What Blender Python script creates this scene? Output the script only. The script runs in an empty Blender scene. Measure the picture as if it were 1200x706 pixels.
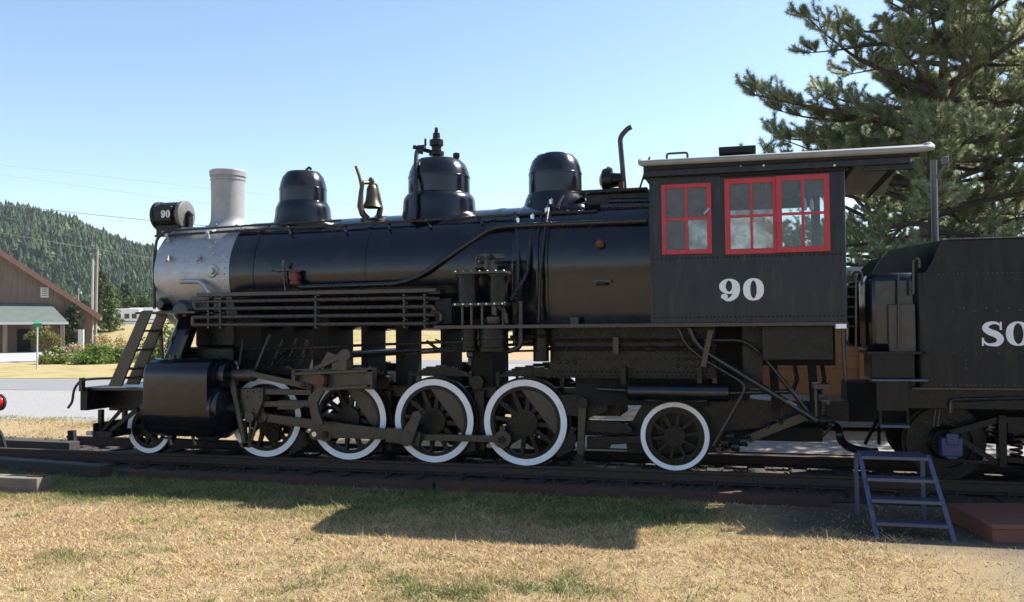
import bpy, math, random
import numpy as np
from mathutils import Vector, Matrix
rad = math.radians
random.seed(7); rng = np.random.default_rng(7)
sc = bpy.context.scene
col = sc.collection

# ------------------------------------------------------------------ camera
FPX, YAW, PITCH, ROLL = 1019.0, -.2608, .0296, -.0091
CAM = Vector((1.69, -11.80, 1.805))
_R = Vector((math.cos(YAW), -math.sin(YAW), 0)); _F0 = Vector((math.sin(YAW), math.cos(YAW), 0)); _Z = Vector((0, 0, 1))
_F = math.cos(PITCH)*_F0 + math.sin(PITCH)*_Z
_U = -math.sin(PITCH)*_F0 + math.cos(PITCH)*_Z
CR = math.cos(ROLL)*_R + math.sin(ROLL)*_U
CU = -math.sin(ROLL)*_R + math.cos(ROLL)*_U
cd = bpy.data.cameras.new('camera'); cam = bpy.data.objects.new('camera', cd); col.objects.link(cam)
cd.sensor_width = 36; cd.lens = 36*FPX/1200; cd.clip_start = .05; cd.clip_end = 6000
m3 = Matrix((CR, CU, -_F)).transposed()
cam.matrix_world = Matrix.Translation(CAM) @ m3.to_4x4()
sc.camera = cam
sc.render.resolution_x, sc.render.resolution_y = 1024, 602

# ------------------------------------------------------------------ light
SUN = Vector((.768, .60, 1.0)).normalized()          # towards the sun
w = bpy.data.worlds.new('World'); sc.world = w; w.use_nodes = True
nt = w.node_tree; bg = nt.nodes['Background']
sky = nt.nodes.new('ShaderNodeTexSky'); sky.sky_type = 'NISHITA'; sky.sun_disc = False
sky.sun_elevation = math.asin(SUN.z); sky.sun_rotation = math.atan2(SUN.x, SUN.y)
sky.air_density = 1.0; sky.dust_density = .35; sky.ozone_density = 1.5; sky.altitude = 0
nt.links.new(sky.outputs[0], bg.inputs[0]); bg.inputs[1].default_value = .092
sl = bpy.data.lights.new('sun', 'SUN'); sl.energy = 5.0; sl.angle = rad(.53); sl.color = (1, .955, .88)
so = bpy.data.objects.new('sun', sl); col.objects.link(so)
so.rotation_euler = SUN.to_track_quat('Z', 'Y').to_euler(); so.location = (20, 20, 30)
sc.view_settings.view_transform = 'Standard'; sc.view_settings.look = 'None'
sc.view_settings.exposure = 1.25; sc.view_settings.gamma = 1
sc.render.engine = 'CYCLES'

# ------------------------------------------------------------------ helpers
def at(px, py, y):                                    # photo pixel -> point on the plane y
    d = _F + CR*((px-600)/FPX) - CU*((py-353)/FPX)
    return CAM + d*((y-CAM.y)/d.y)
def gz(px, py, z=-.2):                                # photo pixel -> point on the level z
    d = _F + CR*((px-600)/FPX) - CU*((py-353)/FPX)
    return CAM + d*((z-CAM.z)/d.z)
def path(pts): return [at(*p) for p in pts]
def fillet(pts, r, k=5):
    pts = [Vector(p) for p in pts]; out = [pts[0]]
    for i in range(1, len(pts)-1):
        a, b, c = pts[i-1], pts[i], pts[i+1]
        d1 = (a-b); d2 = (c-b); q = min(r, d1.length*.45, d2.length*.45)
        p0 = b+d1.normalized()*q; p2 = b+d2.normalized()*q
        for j in range(k+1):
            t = j/k; out.append(p0*(1-t)**2+b*2*t*(1-t)+p2*t*t)
    return out+[pts[-1]]

class MB:
    def __init__(s): s.v = []; s.f = []
    def add(s, v, f):
        o = len(s.v); s.v += [tuple(p) for p in v]; s.f += [tuple(i+o for i in q) for q in f]; return s
    def box(s, x0, x1, y0, y1, z0, z1):
        x0, x1 = min(x0, x1), max(x0, x1); y0, y1 = min(y0, y1), max(y0, y1); z0, z1 = min(z0, z1), max(z0, z1)
        return s.add([(x, y, z) for x in (x0, x1) for y in (y0, y1) for z in (z0, z1)],
                     [(0, 1, 3, 2), (4, 6, 7, 5), (0, 4, 5, 1), (2, 3, 7, 6), (0, 2, 6, 4), (1, 5, 7, 3)])
    def bar(s, p0, p1, h0, y0, y1, h1=None):           # flat bar between two (x,z) points
        h1 = h0 if h1 is None else h1
        a = Vector((p0[0], p0[-1])); b = Vector((p1[0], p1[-1])); d = (b-a).normalized(); n = Vector((-d.y, d.x))
        q = [a-n*h0/2, b-n*h1/2, b+n*h1/2, a+n*h0/2]
        return s.prism([(c.x, c.y) for c in q], y0, y1)
    def prism(s, poly, y0, y1):
        n = len(poly)
        ar = sum(poly[i][0]*poly[(i+1) % n][1]-poly[(i+1) % n][0]*poly[i][1] for i in range(n))
        if ar < 0: poly = poly[::-1]
        y0, y1 = min(y0, y1), max(y0, y1)
        v = [(p[0], y0, p[1]) for p in poly]+[(p[0], y1, p[1]) for p in poly]
        f = [tuple(range(n)), tuple(range(2*n-1, n-1, -1))]+[(i, i+n, (i+1) % n+n, (i+1) % n) for i in range(n)]
        return s.add(v, f)
    def loft(s, rings, caps=True, closed=True):
        n = len(rings[0]); v = [p for r in rings for p in r]; f = []
        for i in range(len(rings)-1):
            for j in range(n if closed else n-1):
                k = (j+1) % n; f.append((i*n+j, i*n+k, (i+1)*n+k, (i+1)*n+j))
        if caps: f.append(tuple(range(n-1, -1, -1))); f.append(tuple((len(rings)-1)*n+j for j in range(n)))
        return s.add(v, f)
    def tube(s, pts, r, n=10):
        pts = [Vector(p) for p in pts]; rr = r if isinstance(r, (list, tuple)) else [r]*len(pts)
        rings = []; t = (pts[1]-pts[0]).normalized(); u = t.orthogonal().normalized()
        for i, p in enumerate(pts):
            a = pts[max(i-1, 0)]; b = pts[min(i+1, len(pts)-1)]; d = (b-a)
            d = d.normalized() if d.length > 1e-9 else t
            q = t.rotation_difference(d); u = q @ u; t = d; w = t.cross(u)
            rings.append([p+(u*math.cos(2*math.pi*j/n)+w*math.sin(2*math.pi*j/n))*rr[i] for j in range(n)])
        return s.loft(rings)
    def lathe(s, prof, o, axis='z', n=32):             # prof: (radius, height along axis)
        o = Vector(o); ax = {'x': (Vector((0, 1, 0)), Vector((0, 0, 1)), Vector((1, 0, 0))),
                             'y': (Vector((0, 0, 1)), Vector((1, 0, 0)), Vector((0, 1, 0))),
                             'z': (Vector((1, 0, 0)), Vector((0, 1, 0)), Vector((0, 0, 1)))}[axis]
        rings = [[o+ax[2]*h+(ax[0]*math.cos(2*math.pi*j/n)+ax[1]*math.sin(2*math.pi*j/n))*max(r, 1e-4) for j in range(n)] for r, h in prof]
        return s.loft(rings)
    def ring(s, r0, r1, y0, y1, n=64, a0=0, a1=2*math.pi):   # flat ring round the y axis
        full = abs(a1-a0-2*math.pi) < 1e-6; k = n if full else n+1
        R = []
        for i in range(k):
            a = a0+(a1-a0)*i/n; c, q = math.cos(a), math.sin(a)
            R.append([(r0*c, y0, r0*q), (r1*c, y0, r1*q), (r1*c, y1, r1*q), (r0*c, y1, r0*q)])
        if full: R.append(R[0])
        return s.loft(R, caps=not full)
    def dome(s, p, r, d=(0, -1, 0)):                   # rivet head
        d = Vector(d); u = d.orthogonal().normalized(); w = d.cross(u); p = Vector(p)
        a = [p+(u*math.cos(k*1.0472)+w*math.sin(k*1.0472))*r for k in range(6)]
        b = [p+d*r*.55+(u*math.cos(k*1.0472)+w*math.sin(k*1.0472))*r*.62 for k in range(6)]
        return s.add(a+b, [(k, (k+1) % 6, (k+1) % 6+6, k+6) for k in range(6)]+[tuple(range(6, 12))])
    def mesh(s, name, smooth=35):
        me = bpy.data.meshes.new(name); me.from_pydata(s.v, [], s.f); me.update()
        if smooth:
            me.polygons.foreach_set('use_smooth', [True]*len(me.polygons)); me.set_sharp_from_angle(angle=rad(smooth))
        return me
    def build(s, name, mat, parent=None, bevel=0, smooth=35):
        return put(name, s.mesh(name, smooth), mat, parent, bevel)

def put(name, me, mat, parent=None, bevel=0):
    if mat is not None and len(me.materials) == 0: me.materials.append(mat)
    o = bpy.data.objects.new(name, me); col.objects.link(o)
    if parent is not None:
        o.parent = parent; o.location = -WORLD[parent.name] if parent.name in WORLD else (0, 0, 0)
        WORLD[o.name] = Vector((0, 0, 0))
    if bevel:
        b = o.modifiers.new('bevel', 'BEVEL'); b.width = bevel; b.segments = 2; b.limit_method = 'ANGLE'; b.angle_limit = rad(40)
    return o
WORLD = {}
def thing(name, label, cat, loc=(0, 0, 0), group=None):
    o = bpy.data.objects.new(name, None); col.objects.link(o); o.location = loc; o.empty_display_size = .3
    WORLD[o.name] = Vector(loc); return tag(o, label, cat, group)
def tag(o, label=None, cat=None, group=None, kind=None):
    if label: o['label'] = label
    if cat: o['category'] = cat
    if group: o['group'] = group
    if kind: o['kind'] = kind
    return o

# ------------------------------------------------------------------ materials
def mat(name, c, rough=.5, metal=0, c2=None, scale=6, amt=.5, bump=0, bscale=40, rvar=0, coat=0, spec=.5, attr=None, detail=6, c3=None, s3=1.5, stretch=None, lo=.35, hi=.65):
    m = bpy.data.materials.new(name); m.use_nodes = True; t = m.node_tree; N = t.nodes; L = t.links
    b = N['Principled BSDF']; b.inputs['Roughness'].default_value = rough; b.inputs['Metallic'].default_value = metal
    b.inputs['Coat Weight'].default_value = coat; b.inputs['Coat Roughness'].default_value = .12; b.inputs['Specular IOR Level'].default_value = spec
    b.inputs['Base Color'].default_value = (*c, 1)
    tc = N.new('ShaderNodeTexCoord'); vec = tc.outputs['Object']
    if stretch:
        mp = N.new('ShaderNodeMapping'); mp.inputs['Scale'].default_value = stretch; L.new(vec, mp.inputs[0]); vec = mp.outputs[0]
    def noise(sc_, det=detail):
        n = N.new('ShaderNodeTexNoise'); n.inputs['Scale'].default_value = sc_; n.inputs['Detail'].default_value = det
        n.inputs['Roughness'].default_value = .62; L.new(vec, n.inputs['Vector']); return n.outputs['Fac']
    def mixc(fac, a, bb):
        x = N.new('ShaderNodeMix'); x.data_type = 'RGBA'
        L.new(fac, x.inputs[0])
        if isinstance(a, tuple): x.inputs[6].default_value = (*a, 1)
        else: L.new(a, x.inputs[6])
        x.inputs[7].default_value = (*bb, 1); return x.outputs[2]
    def ramp(f, lo, hi):
        r = N.new('ShaderNodeMapRange'); r.inputs[1].default_value = lo; r.inputs[2].default_value = hi; L.new(f, r.inputs[0]); return r.outputs[0]
    cur = c
    if attr:
        a = N.new('ShaderNodeAttribute'); a.attribute_name = attr; cur = a.outputs['Color']; L.new(cur, b.inputs['Base Color'])
    if c2:
        f = ramp(noise(scale), lo, hi); mm = N.new('ShaderNodeMath'); mm.operation = 'MULTIPLY'; mm.inputs[1].default_value = amt; L.new(f, mm.inputs[0])
        cur = mixc(mm.outputs[0], cur, c2); L.new(cur, b.inputs['Base Color'])
    if c3:
        f = ramp(noise(s3, 8), .52, .68); cur = mixc(f, cur, c3); L.new(cur, b.inputs['Base Color'])
    if rvar:
        r = N.new('ShaderNodeMapRange'); r.inputs[3].default_value = max(rough-rvar, .03); r.inputs[4].default_value = rough+rvar
        r.inputs[1].default_value = .3; r.inputs[2].default_value = .7; L.new(noise(scale*1.7), r.inputs[0]); L.new(r.outputs[0], b.inputs['Roughness'])
    if bump:
        bp = N.new('ShaderNodeBump'); bp.inputs['Strength'].default_value = bump; bp.inputs['Distance'].default_value = .02
        L.new(noise(bscale), bp.inputs['Height']); L.new(bp.outputs[0], b.inputs['Normal'])
    return m
M = {}
M['black'] = mat('gloss_black_paint', (.0035, .005, .011), .19, 0, (.009, .010, .014), 5, .6, .32, 2.3, .08, coat=.15, spec=.42, c3=(.016, .0145, .013), s3=3.2)
M['cab'] = mat('cab_black_paint', (.0095, .0125, .021), .32, 0, (.022, .022, .025), 3, .45, .30, 1.6, .1, stretch=(3, 3, .5), c3=(.032, .031, .030), s3=4, spec=.3)
M['tender'] = mat('tender_black_paint', (.0035, .0045, .008), .34, 0, (.009, .009, .011), 3, .5, .30, 1.6, .1, stretch=(3, 3, .5), c3=(.015, .0145, .014), s3=5, spec=.26)
M['chassis'] = mat('chassis_black_paint', (.005, .0053, .006), .30, 0, (.013, .0115, .010), 7, .6, .25, 45, .12, spec=.26, c3=(.019, .014, .010), s3=9)
M['rodsteel'] = mat('painted_rod', (.031, .0285, .0255), .30, .0, (.048, .042, .034), 9, .5, .15, 60, .12, spec=.45, c3=(.045, .032, .022), s3=8)
M['pipe'] = mat('pipe_black', (.012, .012, .013), .26, 0, (.026, .024, .02), 12, .5, .1, 50, .08)
M['silver'] = mat('aluminium_smokebox_paint', (.34, .35, .37), .38, .5, (.27, .265, .26), 4, .35, .10, 60, .1, c3=(.27, .255, .24), s3=18)
M['stack'] = mat('aluminium_stack_paint', (.31, .31, .325), .5, .3, (.22, .215, .21), 10, .5, .15, 60)
M['white'] = mat('white_paint', (.86, .87, .91), .45, 0, (.5, .48, .45), 11, .3, .1, 60, lo=.48, hi=.75)
M['letter'] = mat('white_lettering_paint', (.72, .74, .78), .5, 0, (.55, .55, .55), 20, .2)
M['red'] = mat('red_window_paint', (.42, .028, .042), .5, 0, (.30, .02, .028), 8, .5, .1, 60)
M['redvalve'] = mat('red_valve_paint', (.17, .018, .014), .5, 0, (.09, .02, .015), 20, .6)
M['steel'] = mat('bright_steel', (.55, .55, .56), .25, 1)
M['brass'] = mat('dull_brass', (.105, .085, .055), .42, .75, (.05, .042, .032), 14, .7)
M['lamp_grey'] = mat('grey_lamp_paint', (.12, .12, .12), .5, 0, (.07, .07, .07), 15, .5)
M['roofgrey'] = mat('grey_roof_paint', (.27, .27, .27), .55, 0, (.16, .15, .13), 6, .5, .1, 40)
M['rust'] = mat('rusty_rail', (.055, .034, .025), .75, .1, (.03, .022, .018), 12, .7, .3, 60)
M['rustwheel'] = mat('rusty_iron', (.14, .05, .025), .8, 0, (.06, .03, .02), 12, .7, .3, 60)
M['tie'] = mat('weathered_tie', (.05, .042, .035), .9, 0, (.028, .024, .021), 10, .7, .6, 30, stretch=(6, 1, 6))
M['timber'] = mat('red_brown_timber', (.075, .034, .025), .85, 0, (.04, .024, .02), 6, .8, .7, 30, stretch=(.6, 5, 5))
M['greytimber'] = mat('grey_weathered_timber', (.20, .168, .135), .9, 0, (.10, .085, .07), 6, .7, .5, 30, stretch=(.8, 6, 6))
M['redbox'] = mat('brown_red_box_paint', (.165, .062, .042), .62, 0, (.11, .045, .032), 5, .6, .15, 40, stretch=(.6, 4, 4))
M['steps'] = mat('dark_blue_step_paint', (.055, .070, .125), .34, .2, (.09, .10, .14), 20, .5, .2, 60)
M['bluebox'] = mat('blue_journal_paint', (.035, .05, .14), .45, .1, (.05, .05, .08), 20, .4)
M['dark'] = mat('soot_black', (.008, .008, .008), .85)
M['concrete'] = mat('concrete', (.27, .245, .215), .9, 0, (.18, .165, .145), 3, .6, .3, 60)
M['orange'] = mat('ochre_wagon_boards', (.33, .14, .045), .7, 0, (.22, .095, .035), 5, .6, .2, 40, stretch=(.6, 4, 4))
M['bwhite'] = mat('white_siding', (.74, .73, .70), .6, 0, (.6, .6, .57), 3, .4)
M['bark'] = mat('pine_bark', (.085, .066, .052), .95, 0, (.045, .036, .03), 9, .7, .8, 25, stretch=(1, 1, .35))
M['barn'] = mat('brown_barn_boards', (.165, .112, .082), .85, 0, (.25, .20, .16), 1.4, .7, .2, 10, stretch=(3, 3, .25))
M['barntrim'] = mat('barn_trim', (.24, .13, .10), .8)
M['greenroof'] = mat('green_shingle_roof', (.105, .125, .112), .9, 0, (.075, .09, .082), 1.2, .6)
M['barnroof'] = mat('metal_barn_roof', (.28, .23, .2), .6)
M['paleside'] = mat('pale_trim', (.62, .6, .56), .7)
M['pole'] = mat('grey_wood_pole', (.27, .235, .2), .9, 0, (.17, .15, .13), 3, .6, stretch=(4, 4, .3))
M['galv'] = mat('galvanised_steel', (.4, .41, .41), .5, .6)
M['greensign'] = mat('green_sign_paint', (.01, .20, .10), .45)
M['rv'] = mat('white_camper_paint', (.78, .79, .8), .35)
M['rvglass'] = mat('dark_camper_glass', (.03, .035, .04), .1)
M['wire'] = mat('wire', (.25, .25, .25), .6)
M['reflector'] = mat('red_reflector', (.62, .012, .010), .22, coat=.6)
M['leaf'] = mat('leaf', (.06, .1, .03), .55, attr='col', spec=.35)
M['needle'] = mat('pine_needles', (.06, .09, .03), .38, attr='col', spec=.6)
M['forest'] = mat('forest_conifers', (.03, .06, .03), .8, attr='col', spec=.1)
M['grass'] = mat('grass_blades', (.3, .22, .1), .7, attr='col', spec=.25)
for k in ('leaf', 'needle', 'grass'):                    # thin leaves let light through
    t = M[k].node_tree; b = t.nodes['Principled BSDF']; tr = t.nodes.new('ShaderNodeBsdfTranslucent'); mx = t.nodes.new('ShaderNodeMixShader')
    a = [n for n in t.nodes if n.type == 'ATTRIBUTE'][0]; t.links.new(a.outputs['Color'], tr.inputs[0])
    mx.inputs[0].default_value = .66 if k == 'needle' else .3; out = t.nodes['Material Output']
    t.links.new(b.outputs[0], mx.inputs[1]); t.links.new(tr.outputs[0], mx.inputs[2]); t.links.new(mx.outputs[0], out.inputs[0])
def glass(name, dust, dcol=(.5, .52, .5)):
    m = bpy.data.materials.new(name); m.use_nodes = True; t = m.node_tree; N = t.nodes; L = t.links; N.remove(N['Principled BSDF'])
    tr = N.new('ShaderNodeBsdfTransparent'); tr.inputs[0].default_value = (.82, .85, .85, 1); gl = N.new('ShaderNodeBsdfGlossy'); gl.inputs['Roughness'].default_value = .03
    fr = N.new('ShaderNodeFresnel'); fr.inputs[0].default_value = 1.5
    m1 = N.new('ShaderNodeMixShader'); L.new(fr.outputs[0], m1.inputs[0]); L.new(tr.outputs[0], m1.inputs[1]); L.new(gl.outputs[0], m1.inputs[2])
    df = N.new('ShaderNodeBsdfDiffuse'); df.inputs[0].default_value = (*dcol, 1); tl = N.new('ShaderNodeBsdfTranslucent'); tl.inputs[0].default_value = (*dcol, 1)
    md = N.new('ShaderNodeMixShader'); md.inputs[0].default_value = .5; L.new(df.outputs[0], md.inputs[1]); L.new(tl.outputs[0], md.inputs[2])
    tc = N.new('ShaderNodeTexCoord'); no = N.new('ShaderNodeTexNoise'); no.inputs['Scale'].default_value = 9; no.inputs['Detail'].default_value = 8; L.new(tc.outputs['Object'], no.inputs['Vector'])
    mr = N.new('ShaderNodeMapRange'); mr.inputs[1].default_value = .3; mr.inputs[2].default_value = .7; mr.inputs[3].default_value = dust*.75; mr.inputs[4].default_value = min(1, dust*1.25); L.new(no.outputs[0], mr.inputs[0])
    m2 = N.new('ShaderNodeMixShader'); L.new(mr.outputs[0], m2.inputs[0]); L.new(m1.outputs[0], m2.inputs[1]); L.new(md.outputs[0], m2.inputs[2])
    L.new(m2.outputs[0], N['Material Output'].inputs[0]); return m
M['glass'] = glass('dusty_glass', .62, (.26, .27, .29)); M['glassclear'] = glass('clear_window_glass', .10, (.4, .42, .42)); M['glassfrost'] = glass('milky_glass', .62, (.52, .55, .50))

# ------------------------------------------------------------------ ground and roads
GZ = -.2
def vnoise(x, y, s, seed=0):
    r = np.random.default_rng(1000+seed).random((64, 64)); X = np.asarray(x)/s; Y = np.asarray(y)/s
    i = np.floor(X).astype(int); j = np.floor(Y).astype(int); fx = X-i; fy = Y-j
    fx = fx*fx*(3-2*fx); fy = fy*fy*(3-2*fy); g = lambda a, b: r[a % 64, b % 64]
    return (g(i, j)*(1-fx)+g(i+1, j)*fx)*(1-fy)+(g(i, j+1)*(1-fx)+g(i+1, j+1)*fx)*fy
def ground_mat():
    m = bpy.data.materials.new('dry_ground'); m.use_nodes = True; t = m.node_tree; N = t.nodes; L = t.links; b = N['Principled BSDF']
    b.inputs['Roughness'].default_value = .95; b.inputs['Specular IOR Level'].default_value = .15
    g = N.new('ShaderNodeTexCoord')
    def no(s, d=8):
        n = N.new('ShaderNodeTexNoise'); n.inputs['Scale'].default_value = s; n.inputs['Detail'].default_value = d; n.inputs['Roughness'].default_value = .65; L.new(g.outputs['Object'], n.inputs['Vector']); return n.outputs['Fac']
    def rg(f, a, c):
        r = N.new('ShaderNodeMapRange'); r.inputs[1].default_value = a; r.inputs[2].default_value = c; L.new(f, r.inputs[0]); return r.outputs[0]
    def mx(f, a, c):
        x = N.new('ShaderNodeMix'); x.data_type = 'RGBA'; L.new(f, x.inputs[0])
        for k, q in ((6, a), (7, c)):
            if isinstance(q, tuple): x.inputs[k].default_value = (*q, 1)
            else: L.new(q, x.inputs[k])
        return x.outputs[2]
    c = mx(rg(no(9), .3, .7), (.20, .138, .082), (.42, .305, .175))
    c = mx(rg(no(.9), .60, .78), c, (.22, .21, .08))
    c = mx(rg(no(.045), .5, .62), c, (.34, .27, .13))
    c = mx(rg(no(30), .55, .75), c, (.15, .10, .065)); c = mx(rg(no(130), .45, .6), c, (.50, .37, .215)); c = mx(rg(no(95), .52, .66), c, (.12, .085, .055))
    sx = N.new('ShaderNodeSeparateXYZ'); L.new(g.outputs['Object'], sx.inputs[0])
    def ma(op, a, bb):
        x = N.new('ShaderNodeMath'); x.operation = op
        for k, q in enumerate((a, bb)):
            if isinstance(q, (int, float)): x.inputs[k].default_value = q
            else: L.new(q, x.inputs[k])
        return x.outputs[0]
    e = ma('ADD', ma('ADD', sx.outputs[0], ma('MULTIPLY', sx.outputs[1], .2)), ma('MULTIPLY', no(1.6), 2.6))
    near = ma('MULTIPLY', rg(sx.outputs[1], -1.0, -1.6), rg(sx.outputs[1], -16, -12))
    gvl = mx(rg(no(38), .35, .7), (.25, .205, .165), (.13, .11, .09)); gvl = mx(rg(no(7), .45, .7), gvl, (.33, .245, .165))
    c = mx(ma('MULTIPLY', rg(e, 3.7, 5.2), near), c, gvl)
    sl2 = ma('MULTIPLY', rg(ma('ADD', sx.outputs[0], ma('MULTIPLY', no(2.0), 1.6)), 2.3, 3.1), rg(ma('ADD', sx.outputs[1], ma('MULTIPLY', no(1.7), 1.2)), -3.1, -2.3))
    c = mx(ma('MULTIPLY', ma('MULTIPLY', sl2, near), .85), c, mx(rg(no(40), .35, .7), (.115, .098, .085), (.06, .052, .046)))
    gr = ma('MULTIPLY', rg(ma('ADD', sx.outputs[1], ma('MULTIPLY', no(2.2), 1.4)), -2.75, -1.9), ma('MULTIPLY', rg(sx.outputs[0], 1.9, .9), rg(sx.outputs[1], -1.45, -1.75)))
    c = mx(ma('MULTIPLY', gr, .85), c, (.085, .105, .035))
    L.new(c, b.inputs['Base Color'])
    bp = N.new('ShaderNodeBump'); bp.inputs['Strength'].default_value = 1.0; bp.inputs['Distance'].default_value = .03; L.new(no(70), bp.inputs['Height']); L.new(bp.outputs[0], b.inputs['Normal'])
    return m
def sheet(name, poly, z, m, wob=0, step=1.0):
    pts = []
    for i in range(len(poly)):
        a = Vector(poly[i]); c = Vector(poly[(i+1) % len(poly)]); k = max(1, int((c-a).length/step)) if wob else 1
        n = Vector((-(c-a).y, (c-a).x)).normalized()
        for j in range(k):
            p = a.lerp(c, j/k); o = (float(vnoise(p.x+50, p.y+50, .9, 3))-.5)*2*wob if j else 0; pts.append((p+n*o).to_3d()+Vector((0, 0, z)))
    me = bpy.data.meshes.new(name); me.from_pydata(pts, [], [tuple(range(len(pts)))]); me.update()
    if me.polygons[0].normal.z < 0: me.flip_normals()
    return tag(put(name, me, m), kind='structure')
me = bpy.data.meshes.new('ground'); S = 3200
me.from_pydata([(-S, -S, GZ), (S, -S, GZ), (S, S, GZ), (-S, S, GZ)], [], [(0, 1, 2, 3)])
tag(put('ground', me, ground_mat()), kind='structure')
M['gravel'] = mat('pale_gravel', (.29, .285, .28), .95, 0, (.19, .185, .18), 14, .7, .6, 40, detail=10, c3=(.29, .265, .225), s3=.35, spec=.2)
M['gravel2'] = mat('dusty_gravel', (.27, .22, .17), .95, 0, (.18, .15, .12), 30, .6, .8, 60, detail=10, c3=(.37, .275, .175), s3=1.2, spec=.2)
M['ballast'] = mat('dark_ballast_bed', (.11, .088, .068), .95, 0, (.055, .046, .04), 22, .7, .9, 50, detail=10, spec=.2)
M['asphalt'] = mat('grey_asphalt', (.185, .185, .19), .9, 0, (.15, .15, .155), 2, .5, .3, 60)
M['drive'] = mat('pale_driveway', (.33, .32, .31), .95, 0, (.26, .25, .24), 1, .6)
M['lawn'] = mat('mown_verge', (.29, .235, .11), .95, 0, (.36, .265, .14), .8, .7, .4, 20, detail=9, c3=(.16, .175, .06), s3=.55, spec=.15)
sheet('gravel_lot', [(-90, 4.5), (-13, 4.6), (-2, 9), (40, 8), (60, 34), (-12, 33), (-16, 12.6), (-90, 12.0)], GZ+.004, M['gravel'], .8, 1.0)
sheet('road', [(-120, 11.5), (-20, 12.6), (-16, 13.4), (-12, 33.5), (60, 34.5), (60, 40), (-18, 38.5), (-22.5, 18.4), (-120, 17.4)], GZ+.008, M['asphalt'])
sheet('lawn', [(-120, 17.7), (-22.8, 18.7), (-18.5, 39), (-20, 40), (-60, 33), (-120, 30)], GZ+.012, M['lawn'], .2, 1.2)
sheet('driveway', [(-75, 32), (-44, 31), (-42, 37), (-52, 50), (-56, 58), (-75, 60)], GZ+.016, M['drive'], .3, 1.5)
sheet('concrete_path', [(-1.5, 2.3), (9, 2.3), (9, 4.1), (-1.5, 4.1)], GZ+.02, M['concrete'])
sheet('track_bed', [(-16, -1.42), (16, -1.42), (16, 1.7), (-16, 1.7)], GZ+.012, M['ballast'], .15, .5)

def soup(name, V, F, colr, m, parent=None):            # fast triangle/quad mesh with one colour per vertex
    me = bpy.data.meshes.new(name); k = F.shape[1]
    me.vertices.add(len(V)); me.vertices.foreach_set('co', V.astype(np.float32).ravel())
    me.loops.add(F.size); me.loops.foreach_set('vertex_index', F.astype(np.int32).ravel())
    me.polygons.add(len(F)); me.polygons.foreach_set('loop_start', np.arange(0, F.size, k, dtype=np.int32))
    me.update(calc_edges=True)
    ca = me.color_attributes.new('col', 'FLOAT_COLOR', 'POINT')
    ca.data.foreach_set('color', np.concatenate([colr, np.ones((len(colr), 1))], 1).astype(np.float32).ravel())
    return put(name, me, m, parent)
def blades(name, x, y, h, wd, c, lean=.6):
    n = len(x); a = rng.random(n)*6.283; l = rng.random(n)*lean*h; la = rng.random(n)*6.283
    dx, dy = np.cos(a)*wd/2, np.sin(a)*wd/2; z = np.full(n, GZ)
    V = np.stack([np.stack([x-dx, y-dy, z], 1), np.stack([x+dx, y+dy, z], 1), np.stack([x+np.cos(la)*l, y+np.sin(la)*l, z+h], 1)], 1).reshape(-1, 3)
    F = np.arange(3*n).reshape(-1, 3)
    return soup(name, V, F, np.repeat(c, 3, 0), M['grass'])
def lerp(a, b, t): return np.array(a)*(1-t[:, None])+np.array(b)*t[:, None]
n = 640000
x = rng.uniform(-11, 5.6, n); y = -1.45-rng.random(n)**1.0*6.0
d = .35*vnoise(x, y, .55, 1)+.2*vnoise(x, y, 1.7, 2)+.45*vnoise(x, y, .11, 5)
keep = rng.random(n) < np.clip(2.4*(d-.26), .22, 1)
gv = np.clip((x-2.7+.18*(y+4)+1.6*(vnoise(x, y, .8, 8)-.5))/1.2, 0, 1)      # thins out into the gravel path
gv = np.maximum(gv, np.clip((x-1.35+.8*(vnoise(x, y, .5, 71)-.5))/.6, 0, 1)*np.clip((y+3.15+.5*(vnoise(x, y, .4, 72)-.5))/.35, 0, 1))
keep &= rng.random(n) > gv*.96
sel = (x > -11) & keep; x, y, d = x[sel], y[sel], d[sel]; n = len(x)
g = np.clip((.5*vnoise(x, y, 1.3, 11)+.35*vnoise(x, y, .33, 12)+.15*vnoise(x+9, y, 3.1, 13)-.64)*5+np.clip((-x-2)*.07, 0, .3), 0, 1)
g = np.clip(g+np.clip((y+3.5+.9*(vnoise(x, y, .6, 51)-.5))*1.3, 0, .9)*np.clip((1.7-x)*1.5, 0, 1)*(.55+.6*vnoise(x, y, .25, 52)), 0, 1)
g = np.clip(g+rng.normal(0, .18, n), 0, 1)
c = lerp((.61, .445, .255), (.15, .19, .055), g)*rng.choice([.35, .6, .85, 1.0, 1.1, 1.25], (n, 1)); c += rng.normal(0, .012, (n, 3)); c = np.clip(c, .02, .9)
h = rng.uniform(.007, .036, n)*(1+.5*g)*(.55+1.0*vnoise(x, y, .16, 41))*(1+1.3*(rng.random(n) > .985))
tag(blades('dry_grass', x, y, h, rng.uniform(.004, .011, n), c, 2.6), 'short dry straw coloured lawn grass with green patches in the foreground', 'grass', kind='stuff')
n = 26000; x = rng.uniform(-10, 3.2, n); y = -1.5-rng.random(n)*5.6; k = rng.random(n) < np.clip((vnoise(x, y, .28, 61)-.42)*3, .03, 1)*np.clip((3.2-x), 0, 1)*np.where((x > 1.5) & (y > -3.0), .06, 1); x, y = x[k], y[k]; n = len(x)
c = np.clip(lerp((.62, .45, .28), (.30, .20, .11), rng.random(n))*rng.uniform(.6, 1.3, (n, 1)), .02, .9)
tag(blades('long_straw', x, y, rng.uniform(.015, .055, n), rng.uniform(.006, .013, n), c, 3.0), 'longer bleached straw stalks lying across the dry lawn', 'grass', kind='stuff')
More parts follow.
